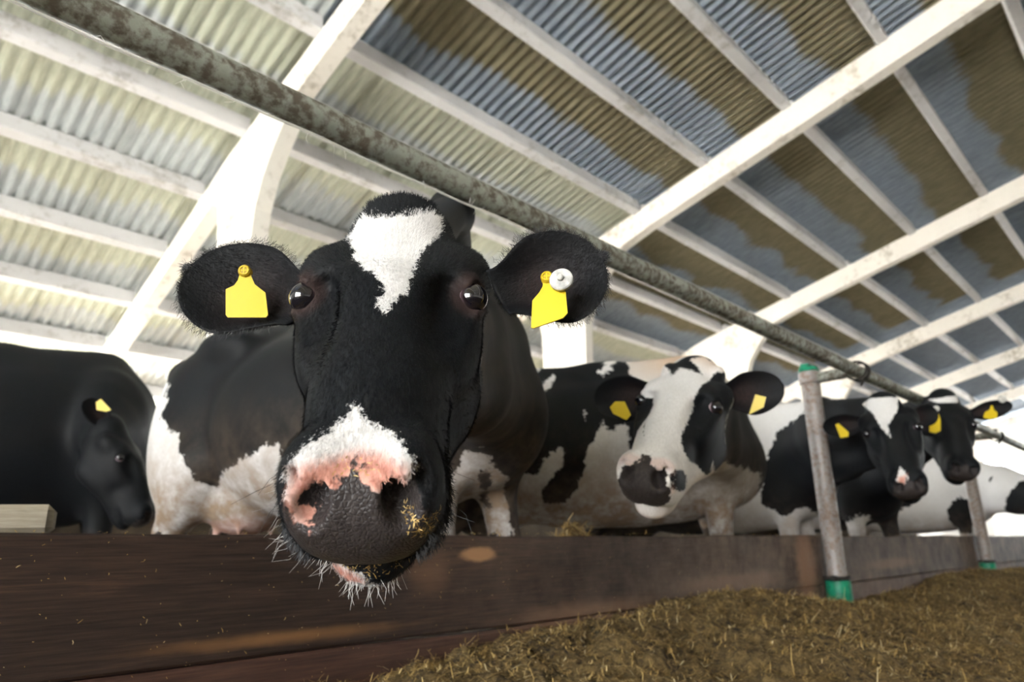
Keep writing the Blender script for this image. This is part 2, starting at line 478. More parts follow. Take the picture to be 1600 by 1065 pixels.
for i in range(5):
    x0, x1 = cuts[i]+.004, cuts[i+1]-.004
    o = plank(x0, x1, .320, .572, 1.50, 1.545, M['board'], 'barrier_plank')
    tag(o, lab_top[i], 'plank', 'planks of the feed barrier')
    o = plank(x0, x1, .060, .3175, 1.5005, 1.546, M['board_low'], 'barrier_plank')
    tag(o, lab_low[i] or ['lower barrier plank behind the second silage heap', 'distant lower barrier plank beyond the third post', 'farthest lower barrier plank at the right edge'][i-2], 'plank', 'planks of the feed barrier')

RAIL_Y, RAIL_Z, RAIL_R = 1.18, 1.425, .034
pts = [(x, RAIL_Y+.004*math.sin(x*1.1), RAIL_Z+.006*math.sin(x*.9+1)) for x in np.linspace(-1.4, 18, 80)]
rail = MB().tube(pts, RAIL_R, 20).build('neck_rail', M['rail'], None, True)
tag(rail, 'long rusty galvanised neck rail running above the cows\' heads', 'rail')

def post(x, lab, first):
    r = empty('barrier_post', (x, 1.44, 0)); tag(r, lab, 'post', 'posts of the feed barrier')
    MB().tube([(0, 0, .02), (0, 0, .62), (0, 0, 1.40)], .050, 20).build('pole', M['post'], r, True)
    MB().tube([(0, 0, 1.395), (0, 0, 1.40), (0, 0, 1.46), (0, 0, 1.468)], [.045, .058, .058, .05], 20).build('pole_cap', M['post'], r, True)
    m = MB()
    m.tube([(0, 0, 1.47), (0, 0, 1.495)], [.056, .050], 16); m.box((-.03, 0, 1.50), (.05, .05, .018), .004)
    m.build('top_clamp', M['green'], r, True)
    m = MB(); m.tube([(0, -.02, 1.425), (0, -.20, 1.428), (0, -.262, 1.430)], .031, 16); m.build('rail_arm', M['rail'], r, True)
    m = MB()
    m.tube([(0, 0, .225), (0, 0, .23), (0, 0, .345), (0, 0, .35)], [.052, .062, .062, .052], 20); m.build('foot_sleeve', M['green'], r, True)
    for z in (.215, .36):
        m = MB(); m.tube([(0, 0, z-.008), (0, 0, z+.008)], .068, 16); m.box((-.075, -.012, z), (.035, .03, .026), .004); m.tube([(-.085, -.05, z), (-.085, .03, z)], .008, 8)
        m.build('foot_clamp', M['iron'], r, True)
    m = MB()
    for dx in (-.030, .0, .030):
        m.tube([(dx+.014*math.sin(a)*(1 if dx else 0), -.26+.052*math.cos(a), 1.425+.052*math.sin(a)) for a in np.linspace(0, 6.28, 17)], .0055, 6)
    m.tube([(-.01, -.26-.03, 1.375), (.0, -.26-.01, 1.355), (.02, -.26, 1.352)], .007, 6)
    m.build('rail_clamp', M['iron'], r, True)
    MB().tube([(0, .0, .56), (.02, .05, .565)], .012, 8).build('board_bolt', M['iron'], r, True)
post(POSTX[0], 'nearest grey pipe post with a bright green foot sleeve and green top clamp', True)
post(POSTX[1], 'second pipe post, below the farthest black cow\'s muzzle', False)
post(POSTX[2], 'third pipe post at the right edge in front of the white cow', False)
post(POSTX[3], 'distant pipe post beyond the right edge cow', False)

tw = MB()
tp = [(x, RAIL_Y+.010*math.sin(x*9)*.3-.004, RAIL_Z-.0425+.0015*math.sin(x*23)) for x in np.linspace(-.4, 1.55, 90)]
tw.tube(tp, .0028, 5)
for i in range(46):
    x = random.uniform(-.2, 1.5); p = Vector((x, RAIL_Y-.004, RAIL_Z-.0405))
    d = Vector((random.gauss(0, 1), random.gauss(0, .5), random.gauss(-.2, .7))).normalized()*random.uniform(.008, .03)
    b = Vector((random.gauss(0, 1), random.gauss(0, 1), random.gauss(0, 1)))*.005
    tw.tube([p, p+d*.5+b, p+d], [.0007, .0006, .0003], 3, False)
tag(tw.build('frayed_twine', M['twine']), 'frayed white twine stretched along the underside of the rail', 'twine')
# twine ties hold it to the rail
tag(MB().box((8.5, 5.4, .5), (23, .15, 1.0), .02).build('wall_screen_added', M['floor']), kind='structure')  # low wall added to hide the bright strip behind the cows' legs
tag(MB().box((8.5, 4.9, .045), (23, .8, .09), .02).build('stall_kerb', M['floor']), kind='structure')
# ------------------------------------------------------------------ signed distance modelling for the cows
#SDF-BEGIN
def _n(v): v = np.asarray(v, float); return v/np.linalg.norm(v)
class Sdf:
    """chain of smooth unions / subtractions"""
    def __init__(s): s.ops = []
    def ell(s, c, r, B=None, k=.05, op='u'):
        s.ops.append(('e', np.array(c, float), np.array(r, float), np.eye(3) if B is None else np.array(B, float), k, op)); return s
    def cone(s, a, b, ra, rb, k=.05, op='u', sq=None):
        s.ops.append(('c', np.array(a, float), np.array(b, float), (float(ra), float(rb)), sq, k, op)); return s
    def __call__(s, P):
        d = np.full(len(P), 9.0)
        for o in s.ops:
            if o[0] == 'e':
                _, c, r, B, k, op = o
                q = (P-c) @ B
                k0 = np.sqrt(((q/r)**2).sum(1))+1e-9; k1 = np.sqrt(((q/r**2)**2).sum(1))+1e-9
                e = k0*(k0-1)/k1
            else:
                _, a, b, (ra, rb), sq, k, op = o
                ba = b-a; pa = P-a
                if sq is not None:  # squash along an axis: (axis, factor)
                    ax, fac = sq; ax = _n(ax)
                    t0 = np.clip((pa @ ba)/(ba @ ba), 0, 1); w = pa-t0[:, None]*ba
                    w = w+(w @ ax)[:, None]*ax*(1/fac-1)
                    e = (np.sqrt((w**2).sum(1))-(ra+(rb-ra)*t0))*min(1, fac)
                else:
                    t0 = np.clip((pa @ ba)/(ba @ ba), 0, 1)
                    e = np.sqrt(((pa-t0[:, None]*ba)**2).sum(1))-(ra+(rb-ra)*t0)
            if op == 'u':
                h = np.maximum(k-np.abs(d-e), 0)/k; d = np.minimum(d, e)-h*h*k*.25
            else:
                h = np.maximum(k-np.abs(d+e), 0)/k; d = np.maximum(d, -e)+h*h*k*.25
        return d

def cow_sdf(E, B, hs, W, head_dir, bs, fz, stance=0.0, crest=None, horn=False):
    """E eye midpoint, B columns (along face, cow's left, dorsal), hs head scale; W withers xy, head_dir heading, bs body scale, fz floor"""
    S = Sdf()
    c, s_ = math.cos(head_dir), math.sin(head_dir)
    BB = np.array([[c, -s_, 0], [s_, c, 0], [0, 0, 1]])
    def T(x, y, z): return BB @ (np.array([x, y, z])*bs)+np.array([W[0], W[1], fz])
    e = lambda cc, rr, k=.08: S.ell(T(*cc), np.array(rr)*bs, BB, k*bs)
    cn = lambda a, b, ra, rb, k=.05, sq=None: S.cone(T(*a), T(*b), ra*bs, rb*bs, k*bs, 'u', sq)
    e((-.68, 0, .96), (.66, .345, .40), .05)
    e((-.30, 0, 1.0), (.46, .29, .42), .12)
    e((-.08, 0, 1.02), (.30, .24, .40), .12)
    cn((-.02, 0, 1.40), (-.55, 0, 1.345), .065, .07, .14)
    cn((-.5, 0, 1.345), (-1.25, 0, 1.37), .07, .075, .14)
    e((-1.30, 0, 1.12), (.34, .25, .30), .12)
    for y in (-1, 1):
        e((-1.13, y*.20, 1.31), (.13, .07, .06), .14)
        e((-1.55, y*.125, 1.24), (.08, .055, .07), .08)
        e((-1.36, y*.17, .92), (.24, .13, .36), .08)
        e((-.02, y*.185, 1.02), (.17, .10, .32), .09)
        e((.06, y*.15, .84), (.13, .09, .17), .08)
        fx = y*.03*(1 if stance >= 0 else -1)
        cn((.02, y*.165, .80), (.05+fx, y*.16, .46), .085, .052, .06)
        e((.06+fx, y*.16, .44), (.055, .052, .07), .04)
        cn((.05+fx, y*.16, .42), (.04+fx, y*.16, .12), .042, .038, .03)
        cn((.04+fx, y*.16, .10), (.085+fx, y*.16, .045), .048, .056, .03)
        gx = -y*.06*(1 if stance >= 0 else -1)
        cn((-1.22, y*.19, .80), (-1.47+gx, y*.18, .52), .12, .058, .07)
        cn((-1.49+gx, y*.18, .53), (-1.43+gx, y*.18, .13), .052, .040, .04)
        cn((-1.43+gx, y*.18, .10), (-1.38+gx, y*.18, .045), .048, .056, .03)
    e((.12, 0, .86), (.18, .15, .20), .10)
    e((-1.16, 0, .66), (.21, .16, .15), .06)
    for (ax, ay) in ((-1.08, .08), (-1.08, -.08), (-1.24, .07), (-1.24, -.07)):
        cn((ax, ay, .56), (ax+.005, ay*1.15, .475), .016, .012, .02)
    cn((-1.60, 0, 1.30), (-1.70, 0, 1.05), .035, .028, .04)
    cn((-1.70, 0, 1.05), (-1.70, .02, .62), .026, .022, .02)
    cn((-1.70, .02, .62), (-1.69, .03, .38), .045, .02, .03)
  # neck: crest, body and throat from the shoulders to the back of the skull
    H = lambda a, l, n: E+B @ (np.array([a, l, n])*hs)
    poll = H(-.20, 0, -.03); back = H(-.13, 0, -.08); thr = H(-.03, 0, -.16)
    up = np.array([0, 0, 1.0]); side = BB[:, 1]
    w0 = T(-.05, 0, 1.36); m0 = T(.02, 0, 1.16); c0 = T(.14, 0, .92)
    mid1 = (w0+poll)/2+up*.015 if crest is None else np.array(crest[:3], float); mid2 = (m0+back)/2; mid3 = (c0+thr)/2+up*.02
    cr = .065*hs if crest is None else crest[3]; ck = .10 if crest is None else .07
    S.cone(w0, mid1, .085*bs, cr, ck)
    S.cone(mid1, poll, cr, .055*hs, ck)
    S.cone(m0, mid2, .20*bs, .135*hs, .14)
    S.cone(mid2, back, .135*hs, .085*hs, .08)
    S.cone(c0, mid3, .15*bs, .085*hs, .14)
    S.cone(mid3, thr, .085*hs, .055*hs, .08)
    head_sdf(S, E, B, hs, horn)
    return S, BB, T

def head_sdf(S, E, B, hs, horn=False):
    H = lambda a, l, n: E+B @ (np.array([a, l, n])*hs)
    def e(c, r, k=.03, op='u', R=None):
        S.ell(H(*c), np.array(r)*hs, B if R is None else B @ R, k*hs, op)
    def cn(a, b, ra, rb, k=.03, op='u', sq=None):
        S.cone(H(*a), H(*b), ra*hs, rb*hs, k*hs, op, sq)
    def rotn(deg):
        t = math.radians(deg); return np.array([[math.cos(t), -math.sin(t), 0], [math.sin(t), math.cos(t), 0], [0, 0, 1]])
    e((-.10, 0, -.02), (.125, .092, .078), .03)  # brain case
    e((-.03, 0, .0), (.12, .094, .062), .03)  # broad forehead
    e((-.195, 0, .010), (.055, .058, .048), .06)  # poll
    e((.08, 0, -.035), (.16, .080, .078), .04)  # face
    cn((.05, 0, -.0), (.25, 0, -.022), .062, .046, .05)  # bridge of the nose
    e((.19, 0, -.055), (.13, .070, .072), .04)
    for y in (-1, 1):
        e((-.022, y*.078, .014), (.055, .036, .038), .045)  # brow above the eye
        e((.045, y*.082, -.03), (.07, .024, .03), .04)  # cheekbone
        e((-.01, y*.076, -.095), (.115, .038, .085), .05)  # cheek
        cn((-.02, y*.068, -.160), (.18, y*.036, -.118), .044, .036, .05)  # jaw
        e((-.095, y*.100, -.012), (.045, .032, .036), .04)  # ear root
        if horn: e((-.165, y*.075, .022), (.030, .022, .03), .02)
        e((.290, y*.044, -.022), (.052, .036, .050), .025)  # nostril wing
        e((.262, y*.050, -.085), (.055, .032, .040), .03)  # upper lip side
    e((.285, 0, -.05), (.052, .060, .055), .035)  # muzzle
    e((.305, 0, -.055), (.038, .058, .048), .03)  # nose pad
    e((.258, 0, -.134), (.066, .054, .036), .014)  # lower lip and chin
    e((.19, 0, -.14), (.08, .045, .03), .04)
  # mouth line
    for y in (-1, 1):
        cn((.332, 0, -.098), (.28, y*.066, -.108), .006, .005, .012, 's')
        cn((.28, y*.066, -.108), (.17, y*.080, -.108), .005, .003, .012, 's')
  # nostril: comma-shaped opening
        e((.334, y*.043, -.010), (.046, .0165, .022), .010, 's', rotn(y*22))
        e((.316, y*.062, .006), (.030, .010, .012), .010, 's', rotn(y*40))
  # lids and eye sockets
    for y in (-1, 1):
        ec = (.004, y*.101, .010)
        dv = _n((.10, y*.80, .42))
        e(tuple(np.array(ec)+dv*.004), (.031, .024, .028), .012)
        e(tuple(np.array(ec)+dv*.022), (.0235, .017, .0170), .008, 's')
  # tear groove
        cn((.022, y*.110, .018), (.085, y*.088, .005), .003, .002, .015, 's')
  # shallow hollow between the eye and the bridge
        e((.075, y*.078, .035), (.075, .022, .02), .03, 's')

def surface_nets(S, xs, ys, zs, margin=1.6):
    nx, ny, nz = len(xs), len(ys), len(zs)
    D = np.empty((nx, ny, nz), np.float32)
    st = 4
    ix = np.arange(0, nx, st); iy = np.arange(0, ny, st); iz = np.arange(0, nz, st)
    cx = xs[np.minimum(ix+st//2, nx-1)]; cyy = ys[np.minimum(iy+st//2, ny-1)]; cz = zs[np.minimum(iz+st//2, nz-1)]
    G = np.stack(np.meshgrid(cx, cyy, cz, indexing='ij'), -1).reshape(-1, 3)
    dc = np.concatenate([S(g) for g in np.array_split(G, max(1, len(G)//40000))]).reshape(len(ix), len(iy), len(iz))
    def ext(a, idx): 
        e = np.minimum(idx+st, len(a)-1); return a[e]-a[idx]
    hx, hy, hz = ext(xs, ix), ext(ys, iy), ext(zs, iz)
    diag = .5*np.sqrt(hx[:, None, None]**2+hy[None, :, None]**2+hz[None, None, :]**2)
    act = np.abs(dc) < diag*margin+.012
    full = np.repeat(np.repeat(np.repeat(dc, st, 0), st, 1), st, 2)[:nx, :ny, :nz]
    am = np.repeat(np.repeat(np.repeat(act, st, 0), st, 1), st, 2)[:nx, :ny, :nz]
    D[:] = full
    ii, jj, kk = np.nonzero(am)
    P = np.stack([xs[ii], ys[jj], zs[kk]], 1)
    D[ii, jj, kk] = np.concatenate([S(p) for p in np.array_split(P, max(1, len(P)//40000))])
    ins = D < 0
  # vertices
    cells = np.zeros((nx-1, ny-1, nz-1), bool)
    allin = np.ones_like(cells); anyin = np.zeros_like(cells)
    for a in (0, 1):
        for b in (0, 1):
            for c in (0, 1):
                q = ins[a:nx-1+a, b:ny-1+b, c:nz-1+c]; allin &= q; anyin |= q
    cells = anyin & ~allin
    ci, cj, ck = np.nonzero(cells)
    vid = -np.ones(cells.shape, np.int64); vid[ci, cj, ck] = np.arange(len(ci))
    acc = np.zeros((len(ci), 3)); cnt = np.zeros(len(ci))
    for ax in range(3):
        for a in (0, 1):
            for b in (0, 1):
                o0 = [0, 0, 0]; others = [q for q in range(3) if q != ax]
                o0[others[0]] = a; o0[others[1]] = b; o1 = list(o0); o1[ax] = 1
                d0 = D[ci+o0[0], cj+o0[1], ck+o0[2]]; d1 = D[ci+o1[0], cj+o1[1], ck+o1[2]]
                m = (d0 < 0) != (d1 < 0); t = np.where(m, d0/np.where(m, d0-d1, 1), 0)
                p0 = np.stack([xs[ci+o0[0]], ys[cj+o0[1]], zs[ck+o0[2]]], 1); p1 = np.stack([xs[ci+o1[0]], ys[cj+o1[1]], zs[ck+o1[2]]], 1)
                acc += np.where(m[:, None], p0+(p1-p0)*t[:, None], 0); cnt += m
    V = acc/cnt[:, None]
    F_ = []
    for ax in range(3):
        sl0 = [slice(1, -1)]*3; sl0[ax] = slice(0, -1); sl1 = list(sl0); sl1[ax] = slice(1, None)
        A = ins[tuple(sl0)]; Bq = ins[tuple(sl1)]
        for flip in (False, True):
            m = (A & ~Bq) if not flip else (~A & Bq)
            i, j, k = np.nonzero(m)
            idx = [i, j, k]
            for q in range(3):
                if q != ax: idx[q] = idx[q]+1
            o1, o2 = [(1, 2), (2, 0), (0, 1)][ax]
            def vv(da, db):
                q = [x.copy() for x in idx]; q[o1] -= da; q[o2] -= db; return vid[q[0], q[1], q[2]]
            quad = [vv(1, 1), vv(0, 1), vv(0, 0), vv(1, 0)]
            if flip: quad = quad[::-1]
            F_.append(np.stack(quad, 1))
    Fq = np.concatenate(F_)
    for it in range(3):
        V = project(S, V, .8)
    return V, Fq

def grad(S, P, h=.0015):
    g = np.empty_like(P)
    for a in range(3):
        d = np.zeros(3); d[a] = h
        g[:, a] = (S(P+d)-S(P-d))/(2*h)
    return g
def project(S, V, w=1.0):
    out = []
    for P in np.array_split(V, max(1, len(V)//40000)):
        d = S(P); g = grad(S, P); gn = (g**2).sum(1)+1e-6
        st = np.clip(-d/np.maximum(gn, .15), -.006, .006)
        out.append(P+w*st[:, None]*g)
    return np.concatenate(out)

def axis_grid(lo, hi, flo, fhi, fine, coarse):
    pts = [flo]
    st = fine
    x = flo
    while x > lo: st = min(coarse, st*1.12); x -= st; pts.insert(0, x)
    x = flo
    while x < fhi: x += fine; pts.append(x)
    st = fine
    while x < hi: st = min(coarse, st*1.12); x += st; pts.append(x)
    return np.array(pts)
#SDF-END
# ------------------------------------------------------------------ coats
def poly_sd(P, poly):
    """signed distance to a 2D polygon, positive inside"""
    poly = np.asarray(poly, float); n = len(poly)
    d = np.full(len(P), 1e9); ins = np.zeros(len(P), bool)
    for i in range(n):
        a = poly[i]; b = poly[(i+1) % n]; e = b-a; w = P-a
        t = np.clip((w @ e)/(e @ e+1e-12), 0, 1)
        q = w-t[:, None]*e; d = np.minimum(d, (q**2).sum(1))
        c = ((a[1] <= P[:, 1]) & (b[1] > P[:, 1])) | ((b[1] <= P[:, 1]) & (a[1] > P[:, 1]))
        xi = a[0]+(P[:, 1]-a[1])/(b[1]-a[1]+1e-12)*(b[0]-a[0])
        ins ^= c & (P[:, 0] < xi)
    return np.where(ins, 1, -1)*np.sqrt(d)

def mat_coat():
    t = NT('holstein_coat')
    at = t.node('ShaderNodeAttribute', attribute_name='coat')
    sep = t.node('ShaderNodeSeparateColor'); t.link(at.outputs['Color'], sep.inputs[0])
    ex = t.node('ShaderNodeAttribute', attribute_name='coat2')
    sep2 = t.node('ShaderNodeSeparateColor'); t.link(ex.outputs['Color'], sep2.inputs[0])
    v = t.coord()
    jag = t.noise(v, 95, 4, .7, .5); jag2 = t.noise(v, 420, 2, .6)
    w = t.math('ADD', sep.outputs[0], t.math('ADD', t.math('MULTIPLY', t.math('SUBTRACT', jag, .5), .026), t.math('MULTIPLY', t.math('SUBTRACT', jag2, .5), .010)))
    jag3 = t.noise(v, 15, 5, .75)
    w = t.math('ADD', w, t.math('MULTIPLY', t.math('MULTIPLY', t.math('SUBTRACT', jag3, .5), .11), at.outputs['Alpha']))
    wm = t.mrange(w, -.0015, .0015, 0, 1, True)
    fur = t.noise(t.coord((1, 1, .25)), 260, 4, .7); broad = t.noise(v, 5, 4)
    black = t.ramp(fur, [(.32, (.002, .0025, .0032)), (.62, (.006, .0075, .010)), (.8, (.015, .017, .021))])
    white = t.ramp(fur, [(.3, (.62, .60, .585)), (.6, (.80, .785, .775))])
    black = t.mix(t.mrange(broad, .4, .7, 0, .5), black, (.009, .008, .0075))
    c = t.mix(wm, black, white)
    dn = t.noise(v, 9, 6, .7)
    dirt = t.math('MULTIPLY', sep2.outputs[0], t.mrange(dn, .25, .62), True)
    dirt = t.math('MULTIPLY', dirt, t.mrange(wm, 0, 1, .3, 1))
    c = t.mix(dirt, c, t.mix(t.mrange(dn, .4, .7), (.15, .10, .065), (.34, .25, .175)))
    # warm brown hair inside the ears
    c = t.mix(sep2.outputs[1], c, t.ramp(fur, [(.3, (.008, .005, .005)), (.7, (.034, .018, .016))]))
    # creamy tinge
    c = t.mix(t.math('MULTIPLY', sep2.outputs[2], wm), c, (.62, .44, .30))
    # bare pink skin, then grey nose skin
    sn = t.noise(v, 130, 5, .7)
    c = t.mix(sep.outputs[1], c, t.ramp(sn, [(.3, (.50, .20, .15)), (.7, (.78, .42, .33))]))
    pj = t.math('ADD', sep.outputs[2], t.math('MULTIPLY', t.math('SUBTRACT', t.noise(v, 55, 3, .6), .5), .03))
    pm = t.mrange(pj, -.0015, .0015, 0, 1, True)
    c = t.mix(pm, c, t.ramp(sn, [(.3, (.026, .021, .020)), (.7, (.056, .046, .044))]))
    vor = t.node('ShaderNodeTexVoronoi'); t.link(v, vor.inputs['Vector']); vor.inputs['Scale'].default_value = 210; vor.feature = 'DISTANCE_TO_EDGE'
    rough = t.math('SUBTRACT', .62, t.math('MULTIPLY', pm, .26))
    hgt = t.mix(pm, fur, t.mrange(vor.outputs[0], 0, .25))
    t.setp(Base_Color=c, Roughness=rough)
    t.p.inputs['Specular IOR Level'].default_value = .22
    t.setp(Sheen_Weight=t.math('SUBTRACT', .02, t.math('MULTIPLY', pm, .02)))
    t.p.inputs['Sheen Roughness'].default_value = .5
    t.p.inputs['Sheen Tint'].default_value = (.75, .85, 1, 1)
    nd = t.node('ShaderNodeBump'); t.link(hgt, nd.inputs['Height']); nd.inputs['Strength'].default_value = .35; nd.inputs['Distance'].default_value = .0025
    t.link(nd.outputs[0], t.p.inputs['Normal'])
    return t.m
M['coat'] = mat_coat()

def mat_eye():
    t = NT('cow_eye')
    tc = t.node('ShaderNodeTexCoord'); mp = t.node('ShaderNodeMapping'); mp.inputs['Scale'].default_value = (1/.0205,)*3
    t.link(tc.outputs['Object'], mp.inputs[0])
    sp_ = t.node('ShaderNodeSeparateXYZ'); t.link(mp.outputs[0], sp_.inputs[0])
    c = t.ramp(sp_.outputs[2], [(.0, (.55, .42, .45)), (.20, (.48, .38, .44)), (.27, (.08, .05, .06)), (.5, (.020, .012, .012)), (.75, (.004, .004, .008))])
    t.setp(Base_Color=c, Roughness=.04); t.p.inputs['Coat Weight'].default_value = 1
    return t.m
M['eye'] = mat_eye()
M['hoof'] = simple_mat('horn_hoof', (.12, .09, .07), .5, 0, .3, 20, .3)
M['tag'] = simple_mat('yellow_tag_plastic', (.66, .48, .008), .38, 0, .03, 6, .03, .4)
M['tagstud'] = simple_mat('yellow_stud_plastic', (.50, .33, .012), .4, 0, .2, 60, .2, .4)
M['whitetag'] = simple_mat('scuffed_white_plastic', (.55, .54, .51), .5, 0, .25, 90, .2, .4)
M['dark'] = simple_mat('dark_recess', (.02, .015, .005), .8, 0, .1, 20, 0)
M['hair_white'] = simple_mat('pale_whisker', (.75, .72, .68), .45, 0, .1, 50, 0)
M['hair_black'] = simple_mat('black_hair', (.010, .010, .012), .5, 0, .1, 50, 0)

def ear_mesh(base, tip, opening, width, cup, rng_=None, base_w=.42, bulge=.18):
    """cupped, tapering ear; returns verts, quads, inner flag"""
    base, tip = np.array(base, float), np.array(tip, float)
    ax = tip-base; L = np.linalg.norm(ax); ax /= L
    n = np.array(opening, float); n -= n @ ax*ax; n /= np.linalg.norm(n)
    sd = np.cross(n, ax)          # across
    nu, nv = 30, 20
    front = np.zeros((nu+1, nv+1, 3)); backs = np.zeros_like(front)
    for i in range(nu+1):
        u = i/nu; uu = u
        if u < .50:
            t = u/.50; hw = base_w+(1-base_w)*(t*t*(3-2*t))
        else: hw = math.sqrt(max(0, 1-((u-.50)/.50)**2))**1.0
        hw = max(hw, .04)*width
        for j in range(nv+1):
            v = -1+2*j/nv
            depth = cup*(1-abs(v)**2.2)*math.sin(math.pi*min(1, (u*.86+.14)))**1.0
            # inner flesh ridges
            rid = .0022*math.cos(v*7)*math.exp(-((u-.4)/.28)**2)
            p = base+ax*L*uu+sd*v*hw+sd*bulge*width*math.sin(math.pi/2*min(1, u/.6))*-1+n*(-depth+rid)
            th = .0035+.007*(1-v*v)*(1-.6*u)
            front[i, j] = p; backs[i, j] = p-n*th+ (sd*0)
    V = np.concatenate([front.reshape(-1, 3), backs.reshape(-1, 3)])
    N = (nu+1)*(nv+1); F_ = []
    for i in range(nu):
        for j in range(nv):
            a = i*(nv+1)+j
            F_.append((a, a+nv+1, a+nv+2, a+1)); F_.append((N+a, N+a+1, N+a+nv+2, N+a+nv+1))
    for i in range(nu):
        for j, fl in ((0, 0), (nv, 1)):
            a = i*(nv+1)+j; b = a+nv+1
            F_.append((a, N+a, N+b, b) if not fl else (a, b, N+b, N+a))
    for j in range(nv):
        a = nu*(nv+1)+j; F_.append((a, a+N, a+N+1, a+1))
        a = j; F_.append((a, a+1, a+N+1, a+N))
    uu = np.repeat(np.linspace(0, 1, nu+1), nv+1); vv = np.tile(np.linspace(-1, 1, nv+1), nu+1)
    inner = np.exp(-((uu-.42)/.27)**2-(vv/.62)**2)*1.0
    inner = np.concatenate([inner, np.zeros(N)])
    edge = []
    for j, s_ in ((0, -1), (nv, 1)):
        for i in range(4, nu+1): edge.append((front[i, j], s_*sd, i/nu))
    for j in range(nv+1): edge.append((front[nu, j], ax, 1))
    return V, np.array(F_), inner, edge, (base, ax, n, sd, L)

def sphere(c, r, seg=24, rings=14, scale=(1, 1, 1)):
    v = [(0, 0, r)]; f = []
    for i in range(1, rings):
        a = math.pi*i/rings
        for j in range(seg):
            b = 2*math.pi*j/seg; v.append((r*math.sin(a)*math.cos(b)*scale[0], r*math.sin(a)*math.sin(b)*scale[1], r*math.cos(a)*scale[2]))
    v.append((0, 0, -r))
    for j in range(seg): f.append((0, 1+j, 1+(j+1) % seg)); f.append((len(v)-1, len(v)-1-seg+(j+1) % seg, len(v)-1-seg+j))
    for i in range(rings-2):
        for j in range(seg):
            a = 1+i*seg+j; b = 1+i*seg+(j+1) % seg; f.append((a, a+seg, b+seg, b))
    return [(p[0]+c[0], p[1]+c[1], p[2]+c[2]) for p in v], f

def basis_z(z, xhint):
    z = Vector(z).normalized(); x = Vector(xhint); x = (x-z*x.dot(z)).normalized(); y = z.cross(x)
    return Matrix((x, y, z)).transposed()

def strands(name, P, D, L, Wd, up, tone, mat, parent=None, curl=.3):
    """n bent ribbons of two segments"""
    n = len(P); rg = np.random.default_rng(len(P))
    S_ = np.cross(D, up); S_ /= np.linalg.norm(S_, axis=1)[:, None]+1e-9
    c = rg.normal(0, 1, (n, 3)); c -= (c*D).sum(1)[:, None]*D; c *= (L*curl*.5)[:, None]
    p0 = P; p1 = P+D*(L*.5)[:, None]+c*.5; p2 = P+D*L[:, None]
    w = Wd[:, None]*S_*.5
    V = np.stack([p0-w*.7, p0+w*.7, p1-w, p1+w, p2-w*.5, p2+w*.5], 1).reshape(-1, 3)
    a = np.arange(n)*6
    Fq = np.concatenate([np.stack([a, a+1, a+3, a+2], 1), np.stack([a+2, a+3, a+5, a+4], 1)])
    o = mesh_np(name, V, Fq, mat, parent, False)
    if tone is not None:
        at = o.data.attributes.new('tone', 'FLOAT', 'POINT'); at.data.foreach_set('value', np.repeat(tone, 6).astype(np.float32))
    return o
def tag_part(parent, org, pos, normal, shape, label=None, stud=.0085, lift=.0):
    """flag of an ear tag: origin at its stud, outline in metres around it"""
    n = Vector(normal).normalized(); up = (Vector((0, 0, 1))-n*n.z).normalized(); x = up.cross(n)
    R = Matrix((x, up, n)).transposed()
    k = len(shape); th = .0011; m = MB()
    w = max(abs(p[0]) for p in shape)+1e-6
    def bend(a): return 0.0
    cx, cy_ = sum(p[0] for p in shape)/k, sum(p[1] for p in shape)/k
    v = [(a, b, th+bend(a)) for a, b in shape]+[(a, b, -th+bend(a)) for a, b in shape]+[(cx, cy_, th), (cx, cy_, -th)]
    f = []
    for i in range(k):
        j = (i+1) % k
        f += [(i, j, 2*k), (j+k, i+k, 2*k+1), (i, i+k, j+k, j)]
    m.add(v, f)
    o = m.build('ear_tag', M['tag'], parent)
    me = o.data; import bmesh
    bm = bmesh.new(); bm.from_mesh(me); bmesh.ops.recalc_face_normals(bm, faces=bm.faces); bm.to_mesh(me); bm.free()
    o.matrix_local = Matrix.Translation(Vector(pos)-Vector(org)) @ R.to_4x4()
    if label: tag(o, label)
    if stud:
        s = MB(); s.tube([(0, 0, -.006), (0, 0, .0035), (0, 0, .005)], [stud, stud, stud*.85], 20)
        s.build('stud', M['tagstud'], o, True)
        r = MB(); r.tube([(stud*.68*math.cos(a), stud*.68*math.sin(a), .0055) for a in np.linspace(0, 2*math.pi, 17)], stud*.13, 6, False)
        r.box((0, 0, .0052), (stud*1.25, stud*.2, .001)); r.box((0, 0, .0054), (stud*.2, stud*1.25, .001))
        r.build('stud_ring', M['tag'], o, True)
    return o

